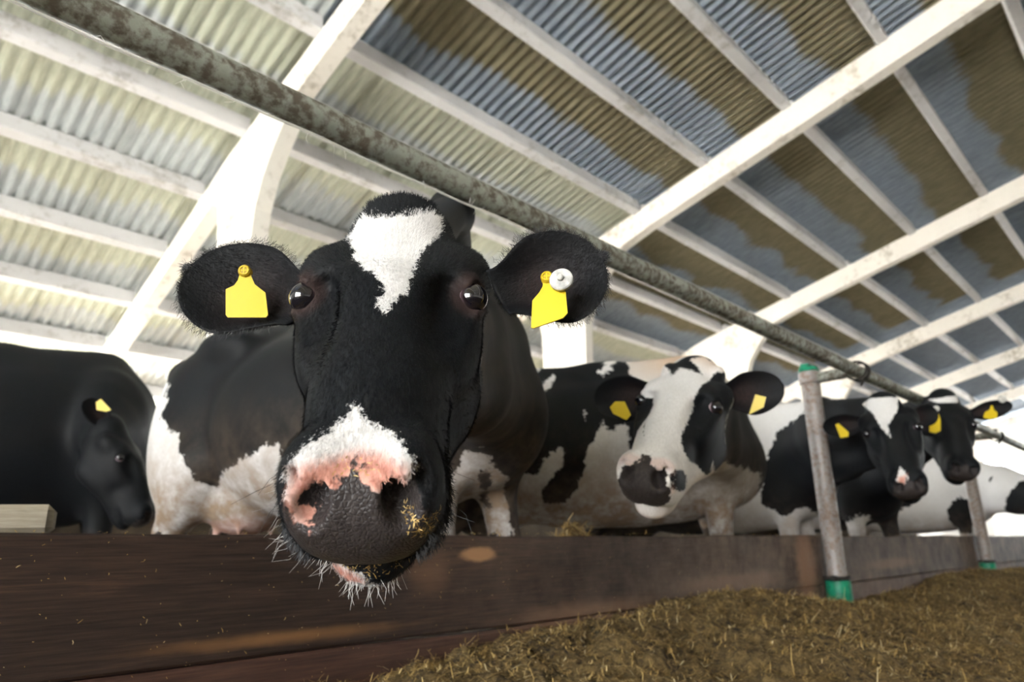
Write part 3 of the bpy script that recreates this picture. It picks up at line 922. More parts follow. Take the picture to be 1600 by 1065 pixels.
def cow(label, E, a, l, hs, W, heading, bs, fz, paint, ears, fine=.006, coarse=.022, stance=0.0, eyes=(1, -1), gaze=None, crest=None, horn=False):
    E = np.array(E, float); a = _n(a); l = np.array(l, float); l = _n(l-l @ a*a); n = _n(np.cross(a, l)) ; B = np.stack([a, l, n], 1)
    S, BB, T = cow_sdf(E, B, hs, W, heading, bs, fz, stance, crest, horn)
    org = np.array([W[0], W[1], fz])
    body = np.array([T(x, y, z) for x in (-1.85, .38) for y in (-.42, .42) for z in (-.03, 1.55)])
    hb = np.array([E+B @ (np.array(p)*hs) for p in [(x, y, z) for x in (-.25, .36) for y in (-.13, .13) for z in (-.21, .10)]])
    lo = np.minimum(body.min(0), hb.min(0))-.03; hi = np.maximum(body.max(0), hb.max(0))+.03
    grids = [axis_grid(lo[i], hi[i], hb[:, i].min(), hb[:, i].max(), fine, coarse) for i in range(3)]
    V, Fq = surface_nets(S, *grids)
    inner = np.zeros(len(V)); fr = []
    infos = []
    for ed in ears:
        ev, ef, ei, edge, info = ear_mesh(**ed)
        Fq = np.concatenate([Fq, ef+len(V)]); V = np.concatenate([V, ev]); inner = np.concatenate([inner, ei])
        fr.append(edge); infos.append(info)
    hl = ((V-E) @ B)/hs                       # head-local (along, left, dorsal)
    bl = ((V-org) @ BB)/bs                    # body-local
    on_head = (hl[:, 0] > -.26) & (np.abs(hl[:, 1]) < .16) & (np.abs(hl[:, 2]+.05) < .17) & (hl[:, 0] < .4)
    isear = np.zeros(len(V), bool); isear[len(V)-sum(len(ear_mesh(**e_)[0]) for e_ in ears) if ears else len(V):] = True
    white, pink, pad, dirt, cream = paint(hl, bl, on_head & ~isear, isear)
    o = mesh_np('holstein_cow', V-org, Fq, M['coat'])
    o.location = org
    c1 = np.stack([white, pink, pad, (~on_head & ~isear & (hl[:, 0] < -.1)).astype(float)], 1).astype(np.float32)
    c2 = np.stack([dirt, inner, cream, np.ones_like(pad)], 1).astype(np.float32)
    for nm, arr in (('coat', c1), ('coat2', c2)):
        at = o.data.attributes.new(nm, 'FLOAT_COLOR', 'POINT'); at.data.foreach_set('color', arr.ravel())
    tag(o, label, 'cow', 'holstein cows at the feed barrier')
    # eyes
    for y in eyes:
        dv = _n((.10, y*.80, .42)); ec = E+B @ (np.array((.004, y*.101, .010))*hs)+B @ dv*.0075*hs
        g = B @ _n((-.05, y*.70, .55)) if gaze is None else _n(np.array(gaze)-ec)*.62+B @ dv*.5
        v, f = sphere((0, 0, 0), .0205*hs, 28, 18)
        eo = mesh_object('eyeball', v, f, M['eye'], o, True)
        eo.matrix_local = Matrix.Translation(Vector(ec-org)) @ basis_z(Vector(g), Vector(B[:, 0])).to_4x4()
        tag(eo, 'glossy dark brown eye')
    return o, org, E, B, S, infos, fr, (V, Fq)
# ------------------------------------------------------------------ the herd
def ell_sd(P, c, r):
    q = (P-np.array(c))/np.array(r); k = np.sqrt((q**2).sum(1)); return (1-k)*min(r)
def zeros(V): return np.zeros(len(V))
def sstep(x, a, b):
    t = np.clip((x-a)/(b-a), 0, 1); return t*t*(3-2*t)
def patch(key, name, P):
    """signed field of a cow's markings: polygons drawn flat on the flank or face they lie on"""
    r = PATCH[key]; u, v, w = (np.array(r[k]) for k in 'uvw')
    Q = np.stack([P @ u, P @ v], 1); d = np.full(len(P), -1.0)
    for pl in r.get(name, []): d = np.maximum(d, poly_sd(Q, pl))
    return d
def nose_masks(hl, head, zt=.010):
    x, y, z = hl[:, 0], hl[:, 1], hl[:, 2]
    pad = np.minimum(ell_sd(np.stack([y, z], 1), (0, -.042), (.069, .064)), x-.268-.35*np.maximum(0, np.abs(y)-.04)-.3*np.maximum(0, z))
    pad = np.minimum(pad, z+.096)
    pad = np.minimum(pad, zt-z+.004*np.cos(y*150))
    return np.where(head, pad, -1)
def base_dirt(bl, amt=1.0, top=.95):
    z = bl[:, 2]; return amt*sstep(-z, -top, -.45)
#CFG-BEGIN
def yawed(a, l, deg):
    a = _n(a); l = np.array(l, float); l = _n(l-l @ a*a); n = np.cross(a, l); t = math.radians(deg)
    return l*math.cos(t)+n*math.sin(t)
CFG = {
 'c1': dict(E=(.484, .704, .851), a=(-.412, -.469, -.781), l=(.745, -.667, .007), hs=1.0,
            W=(1.60, 1.84), heading=-1.34, bs=1.0, fz=.08, crest=(1.08, 1.30, 1.42, .050), fine=.0055, gaze=(0, 0, .55)),
 'c2': dict(E=(1.848, 1.10, .95), a=(-.771, -.098, -.629), l=(.28, -.94, -.196), hs=1.08, W=(3.35, 1.87), heading=-.82, bs=1.0, fz=.06, fine=.010, horn=True, gaze=(.3, -.6, .55)),
 'c3': dict(E=(3.70, 1.02, 1.06), a=(-.54, -.245, -.805), l=(.305, -.949, .083), hs=1.03, W=(4.62, 1.98), heading=-1.36, bs=.97, fz=.05, fine=.012, gaze=(.3, -.4, .55)),
 'c4': dict(E=(4.75, .98, 1.215), a=(-.535, -.192, -.823), l=(.534, -.832, -.153), hs=1.07, W=(5.95, 1.92), heading=-1.95, bs=1.0, fz=.05, fine=.012, gaze=(.3, -.4, .55)),
 'c5': dict(E=(8.75, .80, .82), a=(-.1, -.45, -.9), l=(1, 0, 0), hs=1.0, W=(9.3, 1.98), heading=-1.5, bs=1.0, fz=.05, fine=.02),
 'c0': dict(E=(1.10, 3.92, .98), a=(.4, -.3, -.85), l=(.6, .75, 0), hs=1.0, W=(1.12, 4.50), heading=-.10, bs=1.12, fz=-.0, fine=.016),
}
#CFG-END
PATCH = {
 'c1_head': {
  'u': [-0.0,-0.9686,0.2486],
  'v': [0.5799,-0.2025,-0.7892],
  'w': [0.8147,0.1441,0.5617],
  'white': [[(0.0757,-0.0839),(0.0691,-0.1204),(0.0331,-0.1267),(-0.0019,-0.1363),(-0.0147,-0.1452),(-0.0493,-0.1575),(-0.0526,-0.1379),(-0.0468,-0.1149),(-0.0317,-0.0866),(-0.0226,-0.0683),(-0.0191,-0.0473),(-0.0154,-0.0282),(-0.0142,-0.0151),(-0.0055,-0.004),(-0.0,0.0068),(0.0069,0.0168),(0.0115,0.0155),(0.0169,0.0026),(0.0114,-0.0066),(0.0133,-0.0168),(0.0212,-0.0263),(0.0398,-0.0338),(0.054,-0.0464),(0.0638,-0.0655),(0.0759,-0.09),(0.0755,-0.0758)],[(0.0192,0.1103),(0.0101,0.1218),(-0.0035,0.1292),(-0.0192,0.1304),(-0.034,0.1371),(-0.0539,0.1577),(-0.0469,0.174),(-0.0065,0.2057),(0.0276,0.2187),(0.0407,0.2357),(0.0527,0.2194),(0.0636,0.202),(0.0667,0.1845),(0.0632,0.1709),(0.0525,0.1549),(0.0375,0.144),(0.0256,0.1311)]],
  'pink': [[(0.0267,0.1619),(0.0051,0.152),(-0.0183,0.1488),(-0.0431,0.1557),(-0.0442,0.1819),(-0.0041,0.1944),(0.0328,0.2484),(0.0521,0.2194),(0.0599,0.1988),(0.0534,0.1719)]],
 },
 'c1_body': {
  'u': [0.6475,0.7621,0.0],
  'v': [0.0884,-0.0751,0.9932],
  'w': [0.7569,-0.6431,-0.116],
  'white': [[(-1.157,1.0766),(-1.1242,1.0341),(-1.131,0.9893),(-1.1128,0.9827),(-1.1276,0.8899),(-1.0577,0.8264),(-1.0126,0.742),(-0.9574,0.6533),(-0.858,0.5945),(-0.8452,0.6645),(-0.7406,0.7366),(-0.6735,0.792),(-0.6343,0.7857),(-0.5998,0.7176),(-0.5629,0.6727),(-0.5129,0.4006),(-1.2014,0.4062),(-1.272,1.012),(-1.1966,1.0556)],[(-0.0664,0.7615),(-0.0289,0.7801),(0.0168,0.7638),(0.0825,0.7182),(0.1442,0.6472),(0.1881,0.4843),(-0.1621,0.4823),(-0.1105,0.603),(-0.0821,0.7045)]],
  'black': [[(0.0096,0.7147),(0.0419,0.7026),(0.0773,0.6633),(0.1066,0.5911),(0.0893,0.6132),(0.0328,0.6629)]],
 },
 'c2_head': {
  'u': [0.0,-0.9146,0.4044],
  'v': [0.5808,-0.3292,-0.7445],
  'w': [0.814,0.2349,0.5312],
  'black': [[(-0.0329,-0.0874),(-0.0441,-0.11),(-0.0495,-0.1431),(-0.0756,-0.156),(-0.1171,-0.2166),(-0.131,-0.0554),(-0.1449,-0.0314),(-0.1477,0.0104),(-0.1624,0.0343),(-0.2151,0.1096),(-0.2267,0.1576),(-0.2417,0.2153),(-0.1953,0.171),(-0.147,0.0944),(-0.1559,0.1307),(-0.1442,0.1385),(-0.1196,0.1247),(-0.0897,0.1162),(-0.0629,0.0951),(-0.0445,0.0673),(-0.0428,0.0346),(-0.0403,-0.0092),(-0.0285,-0.0472)],[(-0.0626,0.1586),(-0.0662,0.1446),(-0.0847,0.1423),(-0.1009,0.1558),(-0.1115,0.1824),(-0.1031,0.192),(-0.0782,0.1929)],[(0.2338,-0.1301),(0.2046,-0.226),(0.0568,-0.1706),(0.0209,-0.1827),(-0.0402,-0.1871),(-0.0307,-0.1721),(0.0078,-0.1759),(0.0369,-0.1489),(0.0045,-0.1375),(-0.0186,-0.1183),(0.0154,-0.1177),(0.0505,-0.1121),(0.0592,-0.0769),(0.0791,-0.0944)],[(-0.0505,-0.2995),(-0.1599,-0.2356),(-0.3025,-0.1651),(-0.3617,-0.0631),(-0.3947,0.0296),(-0.3643,0.1532),(-0.3795,0.2494),(-0.3618,0.2482),(-0.3419,0.195),(-0.2945,0.1679),(-0.2868,0.1107),(-0.2861,0.0355),(-0.2285,0.0304),(-0.2117,-0.0023),(-0.1825,-0.0105),(-0.1699,-0.0586),(-0.1367,-0.1887)],[(0.2599,-0.0341),(0.074,0.0433),(0.0372,0.1222),(0.2047,0.1791),(0.2916,0.0179)]],
 },
 'c2_body': {
  'u': [0.9961,-0.0882,0.0],
  'v': [-0.0167,-0.188,0.982],
  'w': [-0.0866,-0.9782,-0.1888],
  'white': [[(-0.5411,1.548),(-0.4479,1.5579),(-0.3002,1.5757),(-0.2915,1.6135),(-0.0043,1.6245),(0.1418,1.5663),(0.2174,1.4607),(0.2228,1.2916),(-0.2597,1.2871),(-0.3143,1.3091),(-0.3714,1.3649),(-0.3812,1.451),(-0.4292,1.4461),(-0.5185,1.3632),(-0.5554,1.3792),(-0.5009,1.449),(-0.5364,1.499)],[(-0.7162,1.4541),(-0.691,1.4841),(-0.6463,1.4892),(-0.6647,1.4589)],[(-0.5949,1.4939),(-0.5536,1.5059),(-0.5547,1.4819),(-0.589,1.473)],[(-0.8893,1.4048),(-0.866,1.4463),(-0.8556,1.4387),(-0.8709,1.3964)],[(-0.8599,1.2868),(-0.8497,1.3294),(-0.7892,1.3821),(-0.7783,1.3705),(-0.7934,1.3197),(-0.8457,1.2793)],[(-0.6361,1.1057),(-0.6203,1.1851),(-0.6074,1.1847),(-0.6237,1.0959)],[(-0.9184,1.0185),(-0.8883,1.1546),(-0.8683,1.1444),(-0.8952,1.0339)],[(-0.5323,1.1341),(-0.5003,1.0761),(-0.4087,1.1078),(-0.4036,0.9851),(-0.3207,1.0386),(-0.3169,1.0582),(0.2654,0.8293),(0.2238,0.518),(-1.1398,0.5307),(-1.0707,0.887),(-1.0247,0.8987),(-0.952,0.8859),(-0.8613,0.8726),(-0.8453,0.9513),(-0.754,1.0057),(-0.7199,0.9829),(-0.7451,0.9052),(-0.853,0.7916),(-0.8343,0.7346),(-0.7563,0.6962),(-0.7079,0.7567),(-0.6367,0.8582),(-0.6193,0.9706)]],
 },
 'c3_body': {
  'u': [0.9827,0.1851,-0.0],
  'v': [0.0193,-0.1026,0.9945],
  'w': [0.1841,-0.9773,-0.1044],
  'white': [[(-0.3217,1.5924),(-0.0375,1.6766),(0.2548,1.6465),(0.2364,1.497),(0.1725,1.3521),(0.1316,1.3142),(-0.0279,1.2159),(-0.1338,0.968),(-0.1603,0.7786),(-0.0459,0.6895),(0.1064,0.7504),(0.1694,0.7011),(0.3661,0.657),(0.3465,0.5079),(-0.518,0.5149)]],
 },
 'c3_head': {
  'u': [-0.0,-0.9983,-0.0579],
  'v': [0.741,0.0389,-0.6704],
  'w': [0.6715,-0.0429,0.7398],
  'white': [[(0.0947,-0.1693),(0.0468,-0.1822),(-0.074,-0.1615),(-0.0499,-0.0942),(0.01,-0.0291),(0.0132,0.0322),(0.0385,-0.0259),(0.0574,-0.1057)],[(0.0077,0.1542),(-0.0088,0.2135),(0.0306,0.2635),(0.0433,0.2155)],[(0.1272,0.2468),(0.1127,0.2552),(0.1047,0.2869),(0.1191,0.2785)]],
  'pink': [[(0.0346,0.2029),(-0.0085,0.1966),(0.0223,0.2705),(0.0473,0.2504)]],
 },
 'c4_head': {
  'u': [0.0,-0.895,-0.4462],
  'v': [0.7226,0.3084,-0.6187],
  'w': [0.6913,-0.3224,0.6467],
  'white': [[(0.0786,-0.1572),(0.0071,-0.152),(-0.0731,-0.1487),(-0.0663,-0.105),(0.0331,-0.1279)]],
 },
 'c5_body': {
  'u': [0.9949,0.1013,0.0],
  'v': [0.0045,-0.0446,0.999],
  'w': [0.1012,-0.9939,-0.0448],
  'black': [[(0.4423,0.9321),(0.4942,1.0085),(0.5798,1.0893),(0.7588,1.1249),(0.6911,0.7748),(0.4616,0.7356),(0.3974,0.8004)],[(0.3035,1.1078),(0.3529,1.1589),(0.3515,1.1179),(0.316,1.0796)],[(-0.0515,0.5495),(0.0221,0.9646),(0.1879,0.8884),(0.1803,0.7505),(0.1245,0.7038)]],
 },
}

def black_default(hl, bl, head, ear):
    return zeros(hl)-1, zeros(hl), nose_masks(hl, head), zeros(hl), zeros(hl)
def paint_c1(hl, bl, head, ear):
    x, y, z = hl[:, 0], hl[:, 1], hl[:, 2]
    front = z > -.085+.1*(x > .25)
    wh = np.where(head & (z > -.10), patch('c1_head', 'white', hl), -1)
    # white chin with a black stripe over the left corner of the lips
    chin = np.where(head & (x > .16), np.minimum(ell_sd(hl, (.27, -.022, -.150), (.075, .040, .034)), 1), -1)
    wh = np.maximum(wh, chin)
    pk = np.where(head, sstep(patch('c1_head', 'pink', hl), -.006, .010)*(z > -.10), 0)
    pk = np.maximum(pk, np.where(head, sstep(ell_sd(hl, (.30, -.02, -.135), (.04, .026, .012)), 0, .004), 0))
    pad = nose_masks(hl, head)
    nl = ell_sd(hl, (.315, -.051, -.010), (.05, .013, .028))
    pad = np.where(head, np.minimum(pad, -nl), pad); nl = np.minimum(nl, -ell_sd(hl, (.325, -.043, -.016), (.05, .012, .010))); pad = np.where(head, np.maximum(pad, ell_sd(hl, (.325, -.043, -.016), (.05, .012, .010))), pad); pk = np.where(head, np.maximum(pk, sstep(nl, -.003, .003)*.8), pk)
    for s_ in (-1, 1): pk = np.where(head, np.maximum(pk, .045*sstep(-np.linalg.norm(hl-np.array((.006, s_*.110, .018)), axis=1), -.040, -.024)), pk)
    bw = np.maximum(-1, patch('c1_body', 'white', bl))
    bb = patch('c1_body', 'black', bl)
    bw = np.minimum(bw, -bb)
    body = ~head & ~ear
    wh = np.where(body, bw, wh)
    pk = np.where(body & (bl[:, 0] < -.9) & (bl[:, 0] > -1.4), .55*sstep(-bl[:, 2], -.62, -.5)*(np.abs(bl[:, 1]) < .13), pk)
    return wh, pk, pad, np.where(body, base_dirt(bl, 1.3, 1.12), 0), zeros(hl)
def paint_c2(hl, bl, head, ear):
    hb = patch('c2_head', 'black', hl); hb = np.minimum(hb, -ell_sd(hl, (.293, .066, -.038), (.035, .009, .036)))
    x, y, z = hl[:, 0], hl[:, 1], hl[:, 2]
    right = ell_sd(hl, (.03, -.10, -.03), (.13, .05, .09))
    hw = np.where((y > -.03) | (z > .03), -hb, -right)
    bw = patch('c2_body', 'white', bl)
    neckpatch = -hb
    near = np.sqrt((hl**2).sum(1)) < .55
    body = ~head & ~ear
    wh = np.where(head, hw, np.where(near & (hb > -.02), np.minimum(neckpatch, np.where(bw > 0, 1, .0)+neckpatch), bw))
    wh = np.where(ear, -1, wh)
    pk = np.where(head, np.maximum(.35*sstep(x, .275, .30)*sstep(z, -.01, .015), .8*sstep(ell_sd(hl, (.293, .068, -.038), (.035, .010, .034)), -.001, .003)), 0)
    cream = np.where(head, .8*sstep(-x, .10, .24)+.35*sstep(-z, .09, .16), .9*sstep(bl[:, 2], 1.22, 1.42)*sstep(bl[:, 0], -.55, -.1))
    throat = ell_sd(hl, (-.10, .20, -.25), (.38, .25, .25))
    wh = np.where(~head & ~ear, np.minimum(wh, -throat), wh)
    return wh, pk, nose_masks(hl, head, .022), np.where(body, base_dirt(bl, 1.35, 1.15), 0), cream
def generic(key, dirt_top=.9, hwhite=True):
    def f(hl, bl, head, ear):
        b3 = bl
        wh = np.where(head & (hl[:, 2] > -.06), patch(key+'_head', 'white', hl), -1) if key+'_head' in PATCH else zeros(hl)-1
        pk = np.where(head, sstep(patch(key+'_head', 'pink', hl), -.004, .01), 0) if key+'_head' in PATCH else zeros(hl)
        body = ~head & ~ear
        if key == 'c5':
            bw = -patch('c5_body', 'black', b3)
            for c_, r_ in (((-.7, -.3, 1.1), (.4, .2, .3)), ((.05, -.2, .75), (.16, .2, .2))): bw = np.minimum(bw, -ell_sd(bl, c_, r_))
            wh = np.where(head, .1-.2*(hl[:, 0] < .05), wh)
            wh = np.where(body, bw, wh)
        elif key == 'c3': wh = np.where(body, patch('c3_body', 'white', b3), wh)
        elif key == 'c4': wh = np.where(body, np.maximum(ell_sd(bl, (.05, -.16, .55), (.12, .10, .16)), ell_sd(bl, (-.5, -.30, .62), (.5, .2, .12))), wh)
        elif key == 'c0': wh = zeros(hl)-1
        return wh, pk, nose_masks(hl, head), np.where(body, base_dirt(bl, .85, dirt_top), 0), zeros(hl)
    return f
PAINT = {'c1': paint_c1, 'c2': paint_c2, 'c3': generic('c3'), 'c4': generic('c4', .8), 'c5': generic('c5', .9), 'c0': generic('c0', .6)}
cows = {}
EARS = {'c1': [dict(bulge=-.18, base=(.410, .800, .862), tip=(.315, .948, .940), opening=(-.55, -.68, .12), width=.075, cup=.030, base_w=.5),
               dict(base=(.590, .610, .872), tip=(.690, .517, .936), opening=(-.62, -.62, .10), width=.072, cup=.028, base_w=.5)],
 'c2': [dict(bulge=-.18, base=(1.900, 1.205, 1.015), tip=(1.81, 1.40, 1.035), opening=(-.7, -.5, -.25), width=.078, cup=.03, base_w=.5),
        dict(base=(1.955, 1.02, .985), tip=(2.105, .870, 1.035), opening=(-.7, -.6, -.1), width=.070, cup=.03, base_w=.45)],
 'c3': [dict(bulge=-.18, base=(3.728, 1.143, 1.125), tip=(3.60, 1.31, 1.12), opening=(-.8, -.5, -.2), width=.060, cup=.03, base_w=.5),
        dict(base=(3.791, .948, 1.143), tip=(3.945, .86, 1.17), opening=(-.7, -.6, -.1), width=.055, cup=.03, base_w=.5)],
 'c4': [dict(base=(4.8632, 0.9138, 1.2723), tip=(5.0076, 0.6955, 1.3364), opening=(-.75, -.6, -.1), width=.055, cup=.025, base_w=.45),
        dict(base=(4.7348, 1.07, 1.299), tip=(4.5689, 1.0914, 1.1385), opening=(-.75, -.6, .1), width=.085, cup=.03, base_w=.6)],
 'c5': [dict(base=(8.85, .84, .90), tip=(9.04, .86, .92), opening=(0, -1, 0), width=.055, cup=.03), dict(base=(8.65, .84, .90), tip=(8.46, .86, .92), opening=(0, -1, 0), width=.055, cup=.03)],
 'c0': [dict(base=(1.0, 3.95, 1.14), tip=(.86, 3.90, 1.26), opening=(-.5, -.8, 0), width=.055, cup=.03)]}
LABELS = {'c1': 'black cow in front, white triangle on its forehead, muzzle over the planks', 'c2': 'white-faced cow with black eye patch and cream poll',
 'c3': 'black cow right of the nearest post, white blaze and pink nose spot', 'c4': 'black cow at the right with pale forehead bar, both ears tagged',
 'c5': 'mostly white cow with black patches at the right edge, its head lowered', 'c0': 'dark cow at the left edge behind the front cow\'s hindquarters'}
for key in ('c1', 'c2', 'c3', 'c4', 'c5', 'c0'):
    cows[key] = cow(LABELS[key], paint=PAINT[key], ears=EARS[key], **CFG[key])
# ------------------------------------------------------------------ silage
hx = np.array([-1.6, 0, .4, .8, 1.1, 1.5, 2.15, 2.5, 2.8, 3.15, 3.7, 4.27, 5.2, 6.0, 6.6, 7.4, 9, 12, 18.5])
hz = np.array([.10, .10, .14, .215, .26, .290, .330, .350, .340, .285, .245, .215, .235, .285, .300, .265, .25, .22, .20])
def vnoise(x, y, seed, f):
    r = np.random.default_rng(seed); g = r.random((64, 64))
    X, Y = x*f, y*f; i, j = np.floor(X).astype(int), np.floor(Y).astype(int); u, v = X-i, Y-j
    u, v = u*u*(3-2*u), v*v*(3-2*v)
    a = g[i % 64, j % 64]; b = g[(i+1) % 64, j % 64]; c = g[i % 64, (j+1) % 64]; d = g[(i+1) % 64, (j+1) % 64]
    return (a*(1-u)+b*u)*(1-v)+(c*(1-u)+d*u)*v-.5
def hay_z(x, y):
    c = np.interp(x, hx, hz)
    base = .10+.03*np.clip(x/3, 0, 1)
    z = base+(c-base)*np.exp(-np.maximum(0, 1.46-y)**2/.62**2)
    z = z+vnoise(x, y, 1, 2.3)*.075*np.clip((1.6-y)*1.5, .15, 1)+vnoise(x, y, 2, 6)*.035+vnoise(x, y, 3, 17)*.030+vnoise(x, y, 4, 45)*.018
    edge = np.clip((y+2.4)/.7, 0, 1); return np.maximum(.004, z*edge)
def hay_mesh(xs, ys):
    X, Y = np.meshgrid(xs, ys, indexing='ij'); Z = hay_z(X, Y)
    V = np.stack([X, Y, Z], -1).reshape(-1, 3); n, m = len(xs), len(ys)
    i, j = np.meshgrid(np.arange(n-1), np.arange(m-1), indexing='ij'); a = (i*m+j).ravel()
    return V, np.stack([a, a+m, a+m+1, a+1], 1)
xs = np.concatenate([np.arange(-1.6, 5, .014), np.arange(5, 9, .03), np.arange(9, 18.3, .08)]); ys = np.concatenate([np.arange(-3.1, 0, .05), np.arange(0, 1.499, .014), [1.499]])
V, Fq = hay_mesh(xs, ys)
heap = mesh_np('silage_heap', V, Fq, M['haybase'])
tag(heap, 'heap of chopped yellow-brown silage along the foot of the planks', 'silage', kind='stuff')

N1 = 150000
rg = np.random.default_rng(5)
# denser towards the near edge
dx = rg.random(N1)**1.7*9.2-.1; dy = 1.495-rg.random(N1)**1.1*1.75
P = np.stack([dx, dy, hay_z(dx, dy)+rg.normal(.002, .005, N1)], 1)
D = rg.normal(0, 1, (N1, 3)); D[:, 2] = D[:, 2]*.28+.05; D /= np.linalg.norm(D, axis=1)[:, None]
L = np.clip(rg.lognormal(-3.95, .5, N1), .006, .06)
ok = P[:, 1]+D[:, 1]*L < 1.497
P, D, L = P[ok], D[ok], L[ok]
N1 = len(P)
tone = np.clip(rg.normal(.56, .27, N1)+vnoise(P[:, 0], P[:, 1], 9, 5)*.25, 0, 1)
strands('chopped_stems', P, D, L, rg.uniform(.0012, .0036, N1), np.tile([0, 0, 1.], (N1, 1)), tone, M['strand'], heap)['kind'] = 'stuff'
# a few long pale straws standing out of the heap
n = 1100; x = rg.random(n)**1.3*6+.8; y = 1.42-rg.random(n)*1.1
P = np.stack([x, y, hay_z(x, y)], 1); D = rg.normal(0, 1, (n, 3)); D[:, 2] = np.abs(D[:, 2])*np.where(rg.random(n) < .1, .7, .15)+.03; D[:, 1] = -np.abs(D[:, 1])*.8; D /= np.linalg.norm(D, axis=1)[:, None]
ls = strands('long_straws', P, D, rg.uniform(.03, .08, n), rg.uniform(.0014, .0034, n), np.tile([0, 0, 1.], (n, 1)), rg.uniform(.5, 1, n), M['strand'], heap); ls['kind'] = 'stuff'
# crumbs stuck to the planks and lying on their top edge
n = 900; x = rg.random(n)**1.3*7.2+.1; z = .575-rg.random(n)**1.0*.33
P = np.stack([x, np.full(n, 1.4945), z], 1); D = rg.normal(0, 1, (n, 3)); D[:, 1] = 0; D /= np.linalg.norm(D, axis=1)[:, None]
up = np.tile([0, 1., 0], (n, 1))
s1 = strands('straw_flecks', P, D, np.clip(rg.lognormal(-5.9, .6, n), .001, .010), rg.uniform(.0005, .0013, n), up, rg.uniform(.5, 1, n), M['strand'])
tag(s1, 'tiny straw flecks stuck to the face of the dark planks', 'straw', kind='stuff')
n = 800; x = rg.random(n)*7+.1
P = np.stack([x, rg.uniform(1.505, 1.54, n), np.full(n, .5765)+rg.random(n)*.003], 1); D = rg.normal(0, 1, (n, 3)); D[:, 2] *= .15; D /= np.linalg.norm(D, axis=1)[:, None]
s2 = strands('edge_crumbs', P, D, rg.uniform(.004, .016, n), rg.uniform(.001, .003, n), np.tile([0, 0, 1.], (n, 1)), rg.uniform(.4, 1, n), M['strand'])
tag(s2, 'loose feed crumbs lying on the top edge of the planks', 'straw', kind='stuff')

# bedding straw and timber behind the planks
def bedding(x0, x1, y0, y1, h, label, seed):
    rg = np.random.default_rng(seed); n = 5000
    nx, ny = 40, 16; X, Y = np.meshgrid(np.linspace(x0, x1, nx), np.linspace(y0, y1, ny), indexing='ij')
    f = np.sin(np.pi*(X-x0)/(x1-x0))**.7*np.sin(np.pi*(Y-y0)/(y1-y0))**.6
    Z = f*h+vnoise(X, Y, seed, 9)*.05*f
    i, j = np.meshgrid(np.arange(nx-1), np.arange(ny-1), indexing='ij'); a = (i*ny+j).ravel()
    o = mesh_np('bedding_straw', np.stack([X, Y, Z], -1).reshape(-1, 3), np.stack([a, a+ny, a+ny+1, a+1], 1), M['haybase'])
    tag(o, label, 'straw', kind='stuff')
    x = rg.uniform(x0, x1, n); y = rg.uniform(y0, y1, n); f = np.sin(np.pi*(x-x0)/(x1-x0))**.7*np.sin(np.pi*(y-y0)/(y1-y0))**.6
    P = np.stack([x, y, f*h+vnoise(x, y, seed, 9)*.05*f+.003], 1); D = rg.normal(0, 1, (n, 3)); D[:, 2] *= .25; D /= np.linalg.norm(D, axis=1)[:, None]
    s = strands('straw_stems', P, D, rg.uniform(.02, .08, n), rg.uniform(.002, .004, n), np.tile([0, 0, 1.], (n, 1)), rg.uniform(.5, 1, n), M['strand'], o); s['kind'] = 'stuff'
bedding(1.75, 2.35, 1.60, 1.80, .60, 'ridge of golden straw showing just above the planks between the cows', 31)
wood = MB(); wood.box((0, 0, 0), (.9, .16, .06), .012)
o = wood.build('stall_timber', M['woodpale']); o.location = (-.05, 1.93, .600); o.rotation_euler = (0, -.02, -.25)
tag(o, 'pale weathered timber lying just behind the planks at the left edge', 'timber')
o = MB().box((0, 0, 0), (.10, .12, .57), .01).build('timber_prop', M['woodpale']); o.location = (.20, 1.87, .285); 
tag(o, 'short weathered prop under the pale timber behind the planks', 'timber')
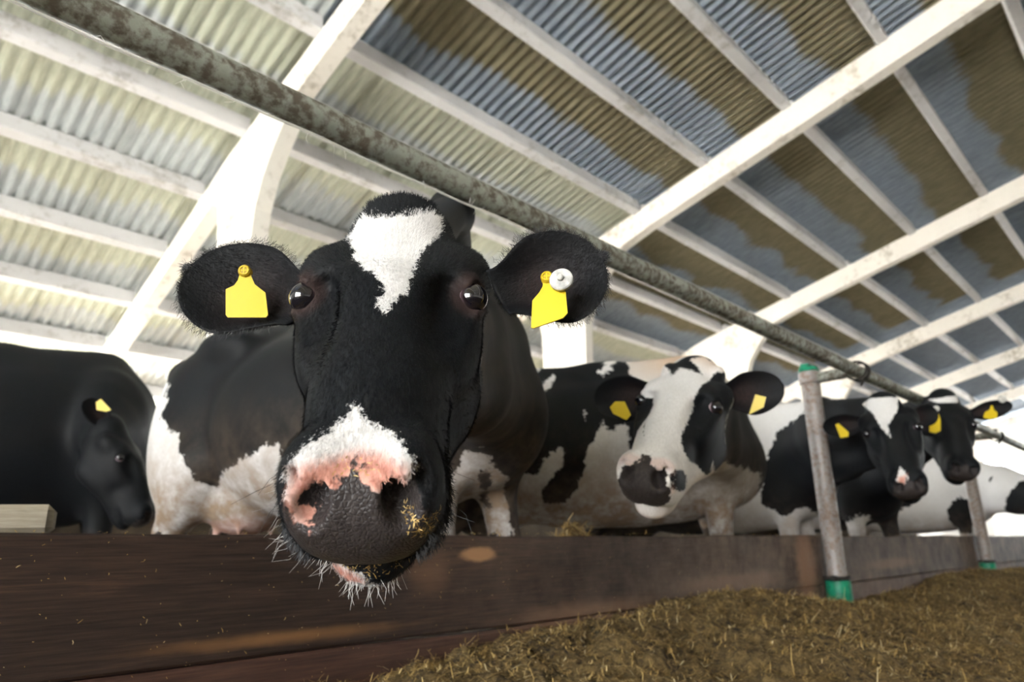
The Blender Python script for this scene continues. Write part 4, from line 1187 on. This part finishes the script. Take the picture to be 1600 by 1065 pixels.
# ------------------------------------------------------------------ ear tags, hair and crumbs on the cows
TAGS = [
 ('c1', (0.3502, 0.8531, 0.905), (-0.6239, -0.7798, -0.052), [(-0.0058, -0.0002), (-0.008, -0.013), (-0.0123, -0.0204), (-0.0225, -0.0262), (-0.0192, -0.0617), (-0.0165, -0.0651), (0.0327, -0.0638), (0.0349, -0.0601), (0.0291, -0.029), (0.0229, -0.0246), (0.014, -0.0177), (0.0089, -0.007), (0.0073, 0.0021), (0.0027, 0.0074), (-0.004, 0.0072)], 'flat yellow ear tag hanging in the left-hand ear'),
 ('c1', (0.619, 0.5468, 0.8816), (-0.8197, -0.5635, 0.1025), [(-0.0042, 0.0022), (-0.006, -0.0126), (-0.0103, -0.0206), (-0.0196, -0.0319), (-0.0213, -0.0697), (-0.018, -0.0708), (0.0198, -0.0593), (0.0257, -0.0526), (0.0239, -0.0225), (0.0173, -0.0182), (0.0091, -0.012), (0.0059, 0.0014), (0.0026, 0.0064), (-0.0025, 0.0068)], 'slanting yellow ear tag beside the round white tag'),
 ('c2', (1.7642, 1.2825, 0.9834), (-0.7926, -0.5661, -0.2265), [(-0.0152, -0.0159), (0.0022, 0.002), (0.0328, 0.0007), (0.0507, -0.0432), (0.0356, -0.0591), (-0.0061, -0.0369)], None),
 ('c2', (1.9636, 0.893, 0.9723), (-0.9487, -0.3162, 0.0), [(-0.032, -0.0562), (-0.0069, 0.0047), (0.0233, -0.0063), (0.0126, -0.0368)], None),
 ('c3', (3.5698, 1.2314, 1.1047), (-0.848, -0.53, 0.0), [(-0.0055, 0.0035), (0.0103, 0.0093), (0.0516, -0.038), (0.0455, -0.0603), (0.0091, -0.0651)], None),
 ('c4', (4.3666, 0.9616, 1.204), (-0.848, -0.53, 0.0), [(-0.0529, -0.0787), (-0.0461, -0.0385), (-0.0198, -0.0092), (-0.0056, 0.0207), (0.0125, 0.0198), (0.0158, -0.0143), (0.0054, -0.0746), (-0.0209, -0.0869)], None),
 ('c4', (4.7768, 0.7655, 1.2881), (-0.848, -0.53, 0.0), [(-0.0546, -0.0577), (-0.0394, -0.0265), (-0.012, -0.0136), (-0.0011, 0.0108), (0.0082, 0.0103), (0.0097, -0.0148), (0.0249, -0.0333), (0.0158, -0.0647), (-0.0256, -0.0697)], None),
 ('c0', (0.8846, 3.7122, 1.2327), (-0.6, -0.8, 0.0), [(-0.0135, -0.0066), (0.0072, 0.0097), (0.0617, -0.0431), (0.04, -0.053), (-0.0048, -0.0444)], None),
]
for key, pos, nrm, shape, lab in TAGS:
    o, org = cows[key][0], cows[key][1]
    tag_part(o, org, pos, nrm, shape, lab, .0085 if key == 'c1' else 0)
def disc(key, pos, nrm, r, mat, label):
    o, org = cows[key][0], cows[key][1]
    m = MB(); m.tube([(0, 0, -.006), (0, 0, -.003), (0, 0, .002), (0, 0, .0035)], [r*.85, r, r, r*.9], 28); m.tube([(0, 0, .0036), (0, 0, .0046)], [r*.88, r*.55], 24); 
    b = m.build('button_tag', mat, o, True); n = Vector(nrm).normalized()
    b.matrix_local = Matrix.Translation(Vector(pos)-Vector(org)) @ basis_z(n, (0, 0, 1)).to_4x4(); tag(b, label)
    s = MB(); s.tube([(0, 0, .003), (0, 0, .009), (0, 0, .0105)], [r*.30, r*.27, r*.16], 16); s.build('rivet', mat, b, True)
disc('c1', (0.62324075, 0.52640115, 0.87418483), (-.85, -.50, .12), .0155, M['whitetag'], 'round white button tag')
disc('c4', (4.7864, 0.7061, 1.3302), (-.8, -.5, 0), .022, M['whitetag'], 'round white button tag')
disc('c4', (4.3419, 0.951, 1.2504), (-.8, -.5, 0), .016, M['whitetag'], 'small pale button at the top of the tag')

def hair_on(key, name, mask, density, length, width, flow, lift, mat, seed, copy=True):
    """short hairs rooted on the cow's skin"""
    o, org, E, B, S, infos, fr, (V, Fq) = cows[key]
    rg = np.random.default_rng(seed)
    C = V[Fq].mean(1); m = mask(C); F2 = Fq[m]
    e1 = V[F2[:, 1]]-V[F2[:, 0]]; e2 = V[F2[:, 3]]-V[F2[:, 0]]; nn = np.cross(e1, e2); ar = np.linalg.norm(nn, axis=1)+1e-12
    nn /= ar[:, None]
    n = int(ar.sum()*density); pick = rg.choice(len(F2), n, p=ar/ar.sum())
    u, w = rg.random(n), rg.random(n); f = F2[pick]
    P = ((1-u)*(1-w))[:, None]*V[f[:, 0]]+(u*(1-w))[:, None]*V[f[:, 1]]+(u*w)[:, None]*V[f[:, 2]]+((1-u)*w)[:, None]*V[f[:, 3]]
    N = nn[pick]; D = flow(P); D = D-(D*N).sum(1)[:, None]*N; D /= np.linalg.norm(D, axis=1)[:, None]+1e-9
    D = D+N*lift+rg.normal(0, .22, (n, 3)); D /= np.linalg.norm(D, axis=1)[:, None]
    L = length*rg.uniform(.6, 1.25, n)
    h = strands(name, P-org, D, L, np.full(n, width), N, None, mat, o, .25); h['kind'] = 'stuff'
    if copy:
        for nm in ('coat', 'coat2'):
            src = np.empty(len(V)*4, np.float32); o.data.attributes[nm].data.foreach_get('color', src); src = src.reshape(-1, 4)
            at = h.data.attributes.new(nm, 'FLOAT_COLOR', 'POINT'); at.data.foreach_set('color', np.repeat(src[f].mean(1), 6, axis=0).ravel())
    return h
o1, org1, E1, B1, S1, inf1, fr1, (V1, F1) = cows['c1']
def head_flow(P):
    h = (P-E1) @ B1; D = np.zeros_like(P)
    t = sstep(h[:, 0], -.03, .02)
    D[:, 0] = -(1-t)*.9+t*1.0
    D[:, 1] = h[:, 1]*(8*(1-t)+3*t); D[:, 2] = -.3*t*(np.abs(h[:, 1]) > .06)
    for (b, ax, n, sd, L) in inf1:
        r = P-b; s_ = r @ ax; near = (s_ > .02) & (s_ < L+.03) & (np.linalg.norm(r-s_[:, None]*ax, axis=1) < .09)
        D[near] = (ax @ B1)+(rng.normal(0, .3, (near.sum(), 3)))
    return D @ B1.T
def hmask(C):
    h = (C-E1) @ B1
    pad = nose_masks(h, np.ones(len(h), bool)) > -.002
    eye = np.zeros(len(h), bool)
    for y in (-1, 1): eye |= np.linalg.norm(h-np.array((.004+.003, y*.113, .020)), axis=1) < .024
    return (np.linalg.norm(C-E1, axis=1) < .42) & ~pad & ~eye & (h[:, 2] > -.22)
hair_on('c1', 'short_fur', hmask, 330000, .0062, .00045, head_flow, .30, M['coat'], 3)
hair_on('c1', 'poll_tuft', lambda C: (np.abs(((C-E1) @ B1)-np.array([-.20, 0, .03])) < np.array([.055, .05, .05])).all(1), 260000, .011, .0005, lambda P: np.tile(B1 @ np.array([-.8, 0, .4]), (len(P), 1))+(((P-E1) @ B1)[:, 1:2]*6)*B1[:, 1], .8, M['coat'], 4)
# fringe along the ear rims
P = []; D = []
for edge in fr1:
    for p, d, u in edge:
        for k in range(11 if u > .25 else 6):
            P.append(p-org1+rng.normal(0, .0022, 3)); D.append(_n(d*1.0+rng.normal(0, .35, 3)+np.array([0, 0, -.25])))
P, D = np.array(P), np.array(D)
fh = strands('ear_fringe', P, D, rng.uniform(.005, .013, len(P)), np.full(len(P), .0004), np.tile(-np.array(Fv), (len(P), 1)), None, M['hair_black'], o1, .4); fh['kind'] = 'stuff'
# whiskers on the lips and chin
def whiskers(name, sel, n, lo, hi, dirv, mat, seed, w=.0006, spread=.35):
    rg = np.random.default_rng(seed); h = (V1-E1) @ B1; idx = np.nonzero(sel(h))[0]
    if len(idx) == 0: return
    i = rg.choice(idx, n); P = V1[i]-org1; out = _n(np.array(dirv))
    nrm = grad(S1, V1[i]); nrm /= np.linalg.norm(nrm, axis=1)[:, None]+1e-9
    D = out+nrm*.6+rg.normal(0, spread, (n, 3)); D /= np.linalg.norm(D, axis=1)[:, None]
    o = strands(name, P, D, rg.uniform(lo, hi, n), np.full(n, w), np.tile(-np.array(Fv), (n, 1)), None, mat, o1, .5); o['kind'] = 'stuff'
whiskers('chin_whiskers', lambda h: (h[:, 0] > .19) & (h[:, 0] < .33) & (h[:, 2] < -.125) & (h[:, 1] < .03), 200, .010, .032, (-.25, -.2, -1), M['hair_white'], 11, .00035)
whiskers('lip_whiskers', lambda h: (h[:, 0] > .22) & (h[:, 2] < -.06) & (h[:, 1] < -.055), 60, .010, .035, (-.6, .3, -.6), M['hair_white'], 12, .0003)
whiskers('lip_fur', lambda h: (h[:, 0] > .20) & (h[:, 0] < .33) & (h[:, 2] < -.055) & (np.abs(h[:, 1]) > .05), 2200, .006, .014, (0, 0, -1), M['hair_black'], 13, .0006)
whiskers('cheek_whiskers', lambda h: (h[:, 0] > .22) & (h[:, 0] < .3) & (h[:, 2] > -.06) & (h[:, 2] < .0) & (np.abs(h[:, 1]) > .072), 12, .03, .06, (0, 0, -.1), M['hair_black'], 14, .0004, .25)
# feed sticking to the muzzle
def crumbs(name, c, r, n, seed):
    rg = np.random.default_rng(seed); h = (V1-E1) @ B1; q = np.linalg.norm((h-np.array(c))/np.array(r), axis=1) < 1
    idx = np.nonzero(q)[0]
    if len(idx) == 0: return
    i = rg.choice(idx, n); nrm = grad(S1, V1[i]); nrm /= np.linalg.norm(nrm, axis=1)[:, None]+1e-9
    P = V1[i]-org1+nrm*.0008; D = rg.normal(0, 1, (n, 3)); D -= .8*(D*nrm).sum(1)[:, None]*nrm; D /= np.linalg.norm(D, axis=1)[:, None]
    o = strands(name, P, D, rg.uniform(.0015, .0055, n), rg.uniform(.0005, .0013, n), nrm, rg.uniform(.15, .95, n), M['strand'], o1, .4); o['kind'] = 'stuff'
crumbs('feed_crumbs', (.315, .058, -.038), (.035, .020, .016), 170, 21)
crumbs('lip_crumbs', (.300, .01, -.115), (.05, .055, .016), 220, 22)
crumbs('bridge_crumbs', (.300, 0, .010), (.02, .06, .008), 60, 23)
